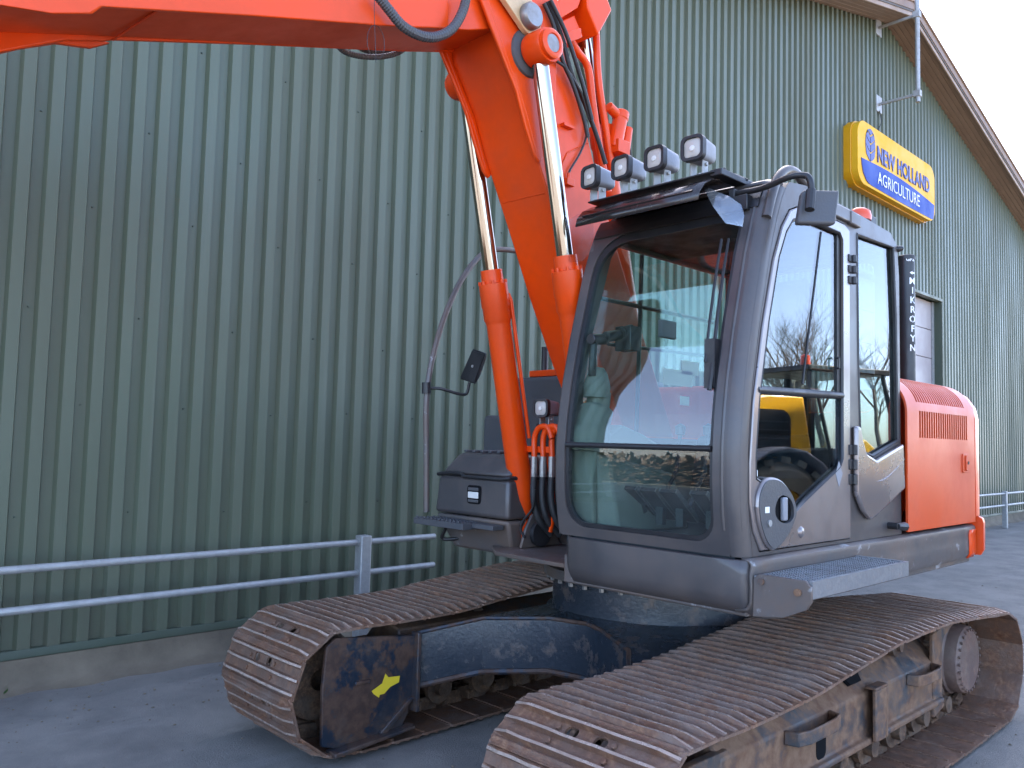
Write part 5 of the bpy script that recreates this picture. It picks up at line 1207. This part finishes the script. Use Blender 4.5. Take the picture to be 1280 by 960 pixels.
# tank and light behind the lift cylinder
mb = MB(); mb.box((-0.55, -1.28, 1.21), (0.30, -0.42, 2.19)); mb.box((-0.3, -1.30, 1.21), (0.42, -1.0, 1.92)); tk = mb.build("fuel_tank", M['plastic'], ex, bevel=0.03, bseg=3)
mb = MB(); c = (0.2, -0.826, 2.209); mb.box((-.15, c[1] - .16, 2.191), (.28, c[1] + .10, 2.235)); mb.build("tank_cap_plate", M['orange'], tk, bevel=0.006)
c = (0.1, -0.979, 2.383); mb = MB(); mb.cyl((.1, c[1] - .03, 2.23), (.1, c[1] - .03, 2.42), 0.025, seg=10); mb.build("tank_filler", M['black'], tk, smooth=40)
mb = MB(); mb.box((0.42, -0.60, 1.30), (0.60, -0.40, 1.86)); mb.build("hose_guard", M['black'], ex, bevel=0.01)
work_light((0.93, -0.236, 1.938), 8, parent=ex, s=0.92)
c = (0.9, -0.211, 1.87); mb = MB(); mb.box((c[0] - .12, c[1] - .03, c[2] - .06), (c[0] + .02, c[1] + .16, c[2] - .03)); mb.build("light_shelf", M['black'], ex, bevel=0.004)

# ================================================================== YARD BEHIND THE CAMERA (seen mirrored in the cab glass)
def loader(x, y, ang):
    t = thing("wheel_loader", "yellow wheel loader with black grille and glass cab, mirrored in the cab door window", "loader", (x, y, 0)); t.rotation_euler = (0, 0, R(ang))
    P = lambda mb, n, mt, par=t, **k: mb.build(n, M[mt], par, **k)
    mb = MB(); mb.prism([(-2.7, 0.95), (-2.75, 1.85), (-2.6, 2.30), (-1.55, 2.46), (-0.95, 2.46), (-0.80, 1.70), (-0.80, 0.95)], 'y', -0.75, 0.75); hood = P(mb, "engine_hood", 'yellow', bevel=0.08, bseg=3)
    for s in (1, -1):
        mb = MB(); mb.prism(rrect(-1.95, 1.62, -1.20, 2.24, 0.16, 5), 'y', 0.752 * s, 0.765 * s); gr = P(mb, "side_grille", 'black', hood)
        for k in range(4): mb = MB(); mb.box((-1.9, min(.766 * s, .775 * s), 1.74 + k * .11), (-1.25, max(.766 * s, .775 * s), 1.76 + k * .11)); P(mb, "grille_slat", 'plastic', hood)
    mb = MB(); mb.prism([(-0.78, 1.3), (-0.78, 3.05), (0.62, 3.05), (0.95, 1.75), (0.95, 1.3)], 'y', -0.68, 0.68); 
    mb.bm.free(); mb = MB()
    for px_, pz in ((-0.74, 0), (0.05, 0)):
        for s in (1, -1): mb.box((px_ - .05, min(.62 * s, .70 * s), 1.2), (px_ + .03, max(.62 * s, .70 * s), 2.80))
    for s in (1, -1): mb.tube([(0.92, .66 * s, 1.3), (0.90, .66 * s, 1.75), (0.60, .66 * s, 2.80)], 0.035, 8)
    mb.box((-0.85, -.72, 2.80), (0.70, .72, 2.88)); cabp = P(mb, "loader_cab", 'black', bevel=0.02)
    mb = MB()
    for s in (1, -1): mb.prism([(-0.69, 1.5), (-0.69, 2.8), (0.57, 2.8), (0.88, 1.75), (0.86, 1.5)], 'y', .655 * s, .665 * s)
    P(mb, "loader_window", 'glass', cabp)
    mb = MB(); mb.box((-.5, -.3, 1.3), (.1, .3, 1.75)); mb.box((-.55, -.28, 1.75), (-.38, .28, 2.5)); P(mb, "loader_seat", 'seat', cabp, bevel=0.05)
    mb = MB(); mb.box((-0.78, -.72, 0.9), (1.0, .72, 1.3)); P(mb, "loader_chassis", 'black', bevel=0.03)
    mb = MB(); mb.lathe([(0, 0), (.07, 0), (.06, .14), (0, .17)], (-.7, .5, 2.88), (0, 0, 1), 12); P(mb, "loader_beacon", 'red', cabp, smooth=50)
    for x0 in (-1.65, 1.35):
        for s in (1, -1):
            mb = MB(); mb.lathe([(.42, -.24), (.66, -.25), (.76, -.18), (.79, 0), (.76, .18), (.66, .25), (.42, .24)], (x0, .92 * s, .80), (0, 1, 0), 32)
            for k in range(18):
                a = 2 * math.pi * k / 18
                for q in (1, -1):
                    c0 = Vector((x0 + .77 * math.cos(a + .08 * q), .92 * s + .12 * q, .80 + .77 * math.sin(a + .08 * q)))
                    mb.box(tuple(c0 - Vector((.055, .13, .03))), tuple(c0 + Vector((.055, .13, .05))), 0, rot('Y', 90 - math.degrees(a)) @ rot('Z', 28 * q), tuple(c0))
            wh = P(mb, "wheel", 'tyre', smooth=30)
            mb = MB(); mb.lathe([(0, -.10), (.30, -.08), (.42, -.20), (.44, 0), (.42, .20), (.30, .08), (0, .10)], (x0, .92 * s, .80), (0, 1, 0), 24); P(mb, "wheel_rim", 'yellow', wh, smooth=30)
            mb = MB(); rows = []
            for k in range(9):
                a = R(15 + 150 * k / 8); rows.append([(x0 + .92 * math.cos(a), .62 * s, .8 + .92 * math.sin(a)), (x0 + .95 * math.cos(a), .9 * s, .8 + .95 * math.sin(a)), (x0 + .95 * math.cos(a), 1.22 * s, .8 + .95 * math.sin(a))])
            mb.grid(rows); o = P(mb, "mudguard", 'lamp_body', smooth=50); o.modifiers.new("sheet", 'SOLIDIFY').thickness = 0.04
    mb = MB(); mb.prism([(1.0, 1.0), (1.0, 1.75), (1.3, 1.9), (3.1, 0.75), (3.1, 0.45), (2.8, 0.5), (1.5, 1.3)], 'y', -.45, -.3); mb.prism([(1.0, 1.0), (1.0, 1.75), (1.3, 1.9), (3.1, 0.75), (3.1, 0.45), (2.8, 0.5), (1.5, 1.3)], 'y', .3, .45); P(mb, "lift_arm", 'yellow', bevel=0.02)
    mb = MB(); mb.prism([(3.0, 0.1), (3.9, 0.05), (3.95, .1), (3.2, .3), (3.15, 1.1), (3.0, 1.15)], 'y', -1.25, 1.25); P(mb, "bucket", 'plastic', bevel=0.02)
    return t
loader(-7.30, 5.12, -160)

def bare_tree(x, y, h, label, seed, name="bare_tree"):
    rnd = random.Random(seed); t = thing(name, label, "tree", (x, y, 0), "bare trees across the yard")
    tr = MB(); cr = MB()
    def branch(mb, p, d, L, r, lev):
        n = 4; pts = [p]; rr = [r]; dd = d.copy()
        for k in range(n):
            dd = (dd + Vector((rnd.uniform(-.22, .22), rnd.uniform(-.22, .22), rnd.uniform(-.02, .16)))).normalized(); pts.append(pts[-1] + dd * L / n); rr.append(r * (1 - .6 * (k + 1) / n))
        mb.tube(pts, rr, 6 if lev < 2 else 4, cap=False)
        if lev >= 4: return
        for k in range(5 if lev else 8):
            i = rnd.randrange(1 if lev else 2, n + 1); az = rnd.uniform(0, 6.283); up_ = rnd.uniform(.25, .9)
            nd = (dd * .6 + Vector((math.cos(az) * (1 - up_ * .5), math.sin(az) * (1 - up_ * .5), up_ * .6))).normalized()
            branch(cr, pts[i], nd, L * rnd.uniform(.45, .68), rr[i] * .62, lev + 1)
    branch(tr, Vector((0, 0, 0)), Vector((0, 0, 1)), h * .55, h * .022, 0)
    tr.build("trunk", M['bark'], t, smooth=60); cr.build("crown", M['bark'], t, recalc=False)
for x, y, h, sd_, lab in ((-40, 22, 11, 3, "bare winter tree nearest across the yard, mirrored in the cab glass"), (-48, 24, 12, 5, "bare winter tree just behind the nearest one"), (-34, 27, 10, 8, "shortest bare winter tree across the yard"), (-55, 30, 13, 11, "tallest bare winter tree across the yard"), (-30, 34, 11, 14, "bare winter tree standing farthest from the hall"), (-62, 26, 12, 17, "bare winter tree at the far end of the row")):
    bare_tree(x, y, h, lab, sd_)

# made-up row of beech, added to darken the ground mirrored in the windscreen
mb = MB(); rh = random.Random(4)
for k in range(20000):
    c = Vector((12 + rh.uniform(-.45, .45), rh.uniform(-17, 2), rh.uniform(.02, 1.0) * 1.42 + rh.uniform(-.02, .12)))
    a = Vector((rh.uniform(-1, 1), rh.uniform(-1, 1), rh.uniform(-1, 1))).normalized(); b = a.orthogonal().normalized(); r = rh.uniform(.06, .12)
    mb.bm.faces.new([mb.bm.verts.new(c + v * r) for v in (a, b * .6, -a, -b * .6)])
hg = thing("added_hedge", "low copper brown row of beech, unseen, added to darken the ground mirrored in the windscreen", "added_hedge", (12, -7.5, 0))
o = mb.build("foliage", M['added_hedge'], hg, recalc=False, kind='stuff'); o.matrix_parent_inverse = Matrix.Translation((-12, 7.5, 0))
for k in range(14):
    y = -16.5 + k * 1.35; mb = MB(); mb.tube([(12, y, 0), (12.03, y + .05, .7), (11.95, y - .04, 1.35)], [.05, .04, .015], 6); o = mb.build("stem", M['bark'], hg); o.matrix_parent_inverse = Matrix.Translation((-12, 7.5, 0))

# loose grit on the asphalt
mb = MB(); rg = random.Random(21)
for k in range(900):
    t = rg.random(); x = lerp(3.4, -9.0, t ** 1.2); y = rg.choice((rg.uniform(-3.05, -2.2), rg.uniform(-2.9, 2.4)))
    r = rg.choice((.004, .005, .006, .008, .012)); c = Vector((x, y, r * .3)); vs = []
    for dx, dy, dz in ((1, 0, 0), (0, 1, 0), (-1, 0, 0), (0, -1, 0), (0, 0, 1)):
        vs.append(mb.bm.verts.new(c + Vector((dx * r * rg.uniform(.6, 1.3), dy * r * rg.uniform(.6, 1.3), dz * r * rg.uniform(.5, 1)))))
    for i in range(4): mb.bm.faces.new([vs[i], vs[(i + 1) % 4], vs[4]])
gr_ = mb.build("grit", M['concrete']); gr_["kind"] = 'stuff'; gr_["label"] = "loose grit scattered over the asphalt yard"

# small litter at the foot of the wall
mb = MB()
for k in range(9):
    a = random.uniform(0, 6.28); L = random.uniform(.03, .07); c = Vector((2.93 + random.uniform(-.10, .08), -3.19 + random.uniform(-.05, .05), 0.0))
    tip = c + Vector((math.cos(a) * L, math.sin(a) * L, random.uniform(.03, .09))); s_ = Vector((-math.sin(a), math.cos(a), 0)) * .014
    f = mb.bm.faces.new([mb.bm.verts.new(p) for p in (c, c.lerp(tip, .5) + s_, tip, c.lerp(tip, .5) - s_)])
tag(mb.build("weed", M['weed'], recalc=False), "small green weed at the foot of the plinth, far left", "weed")
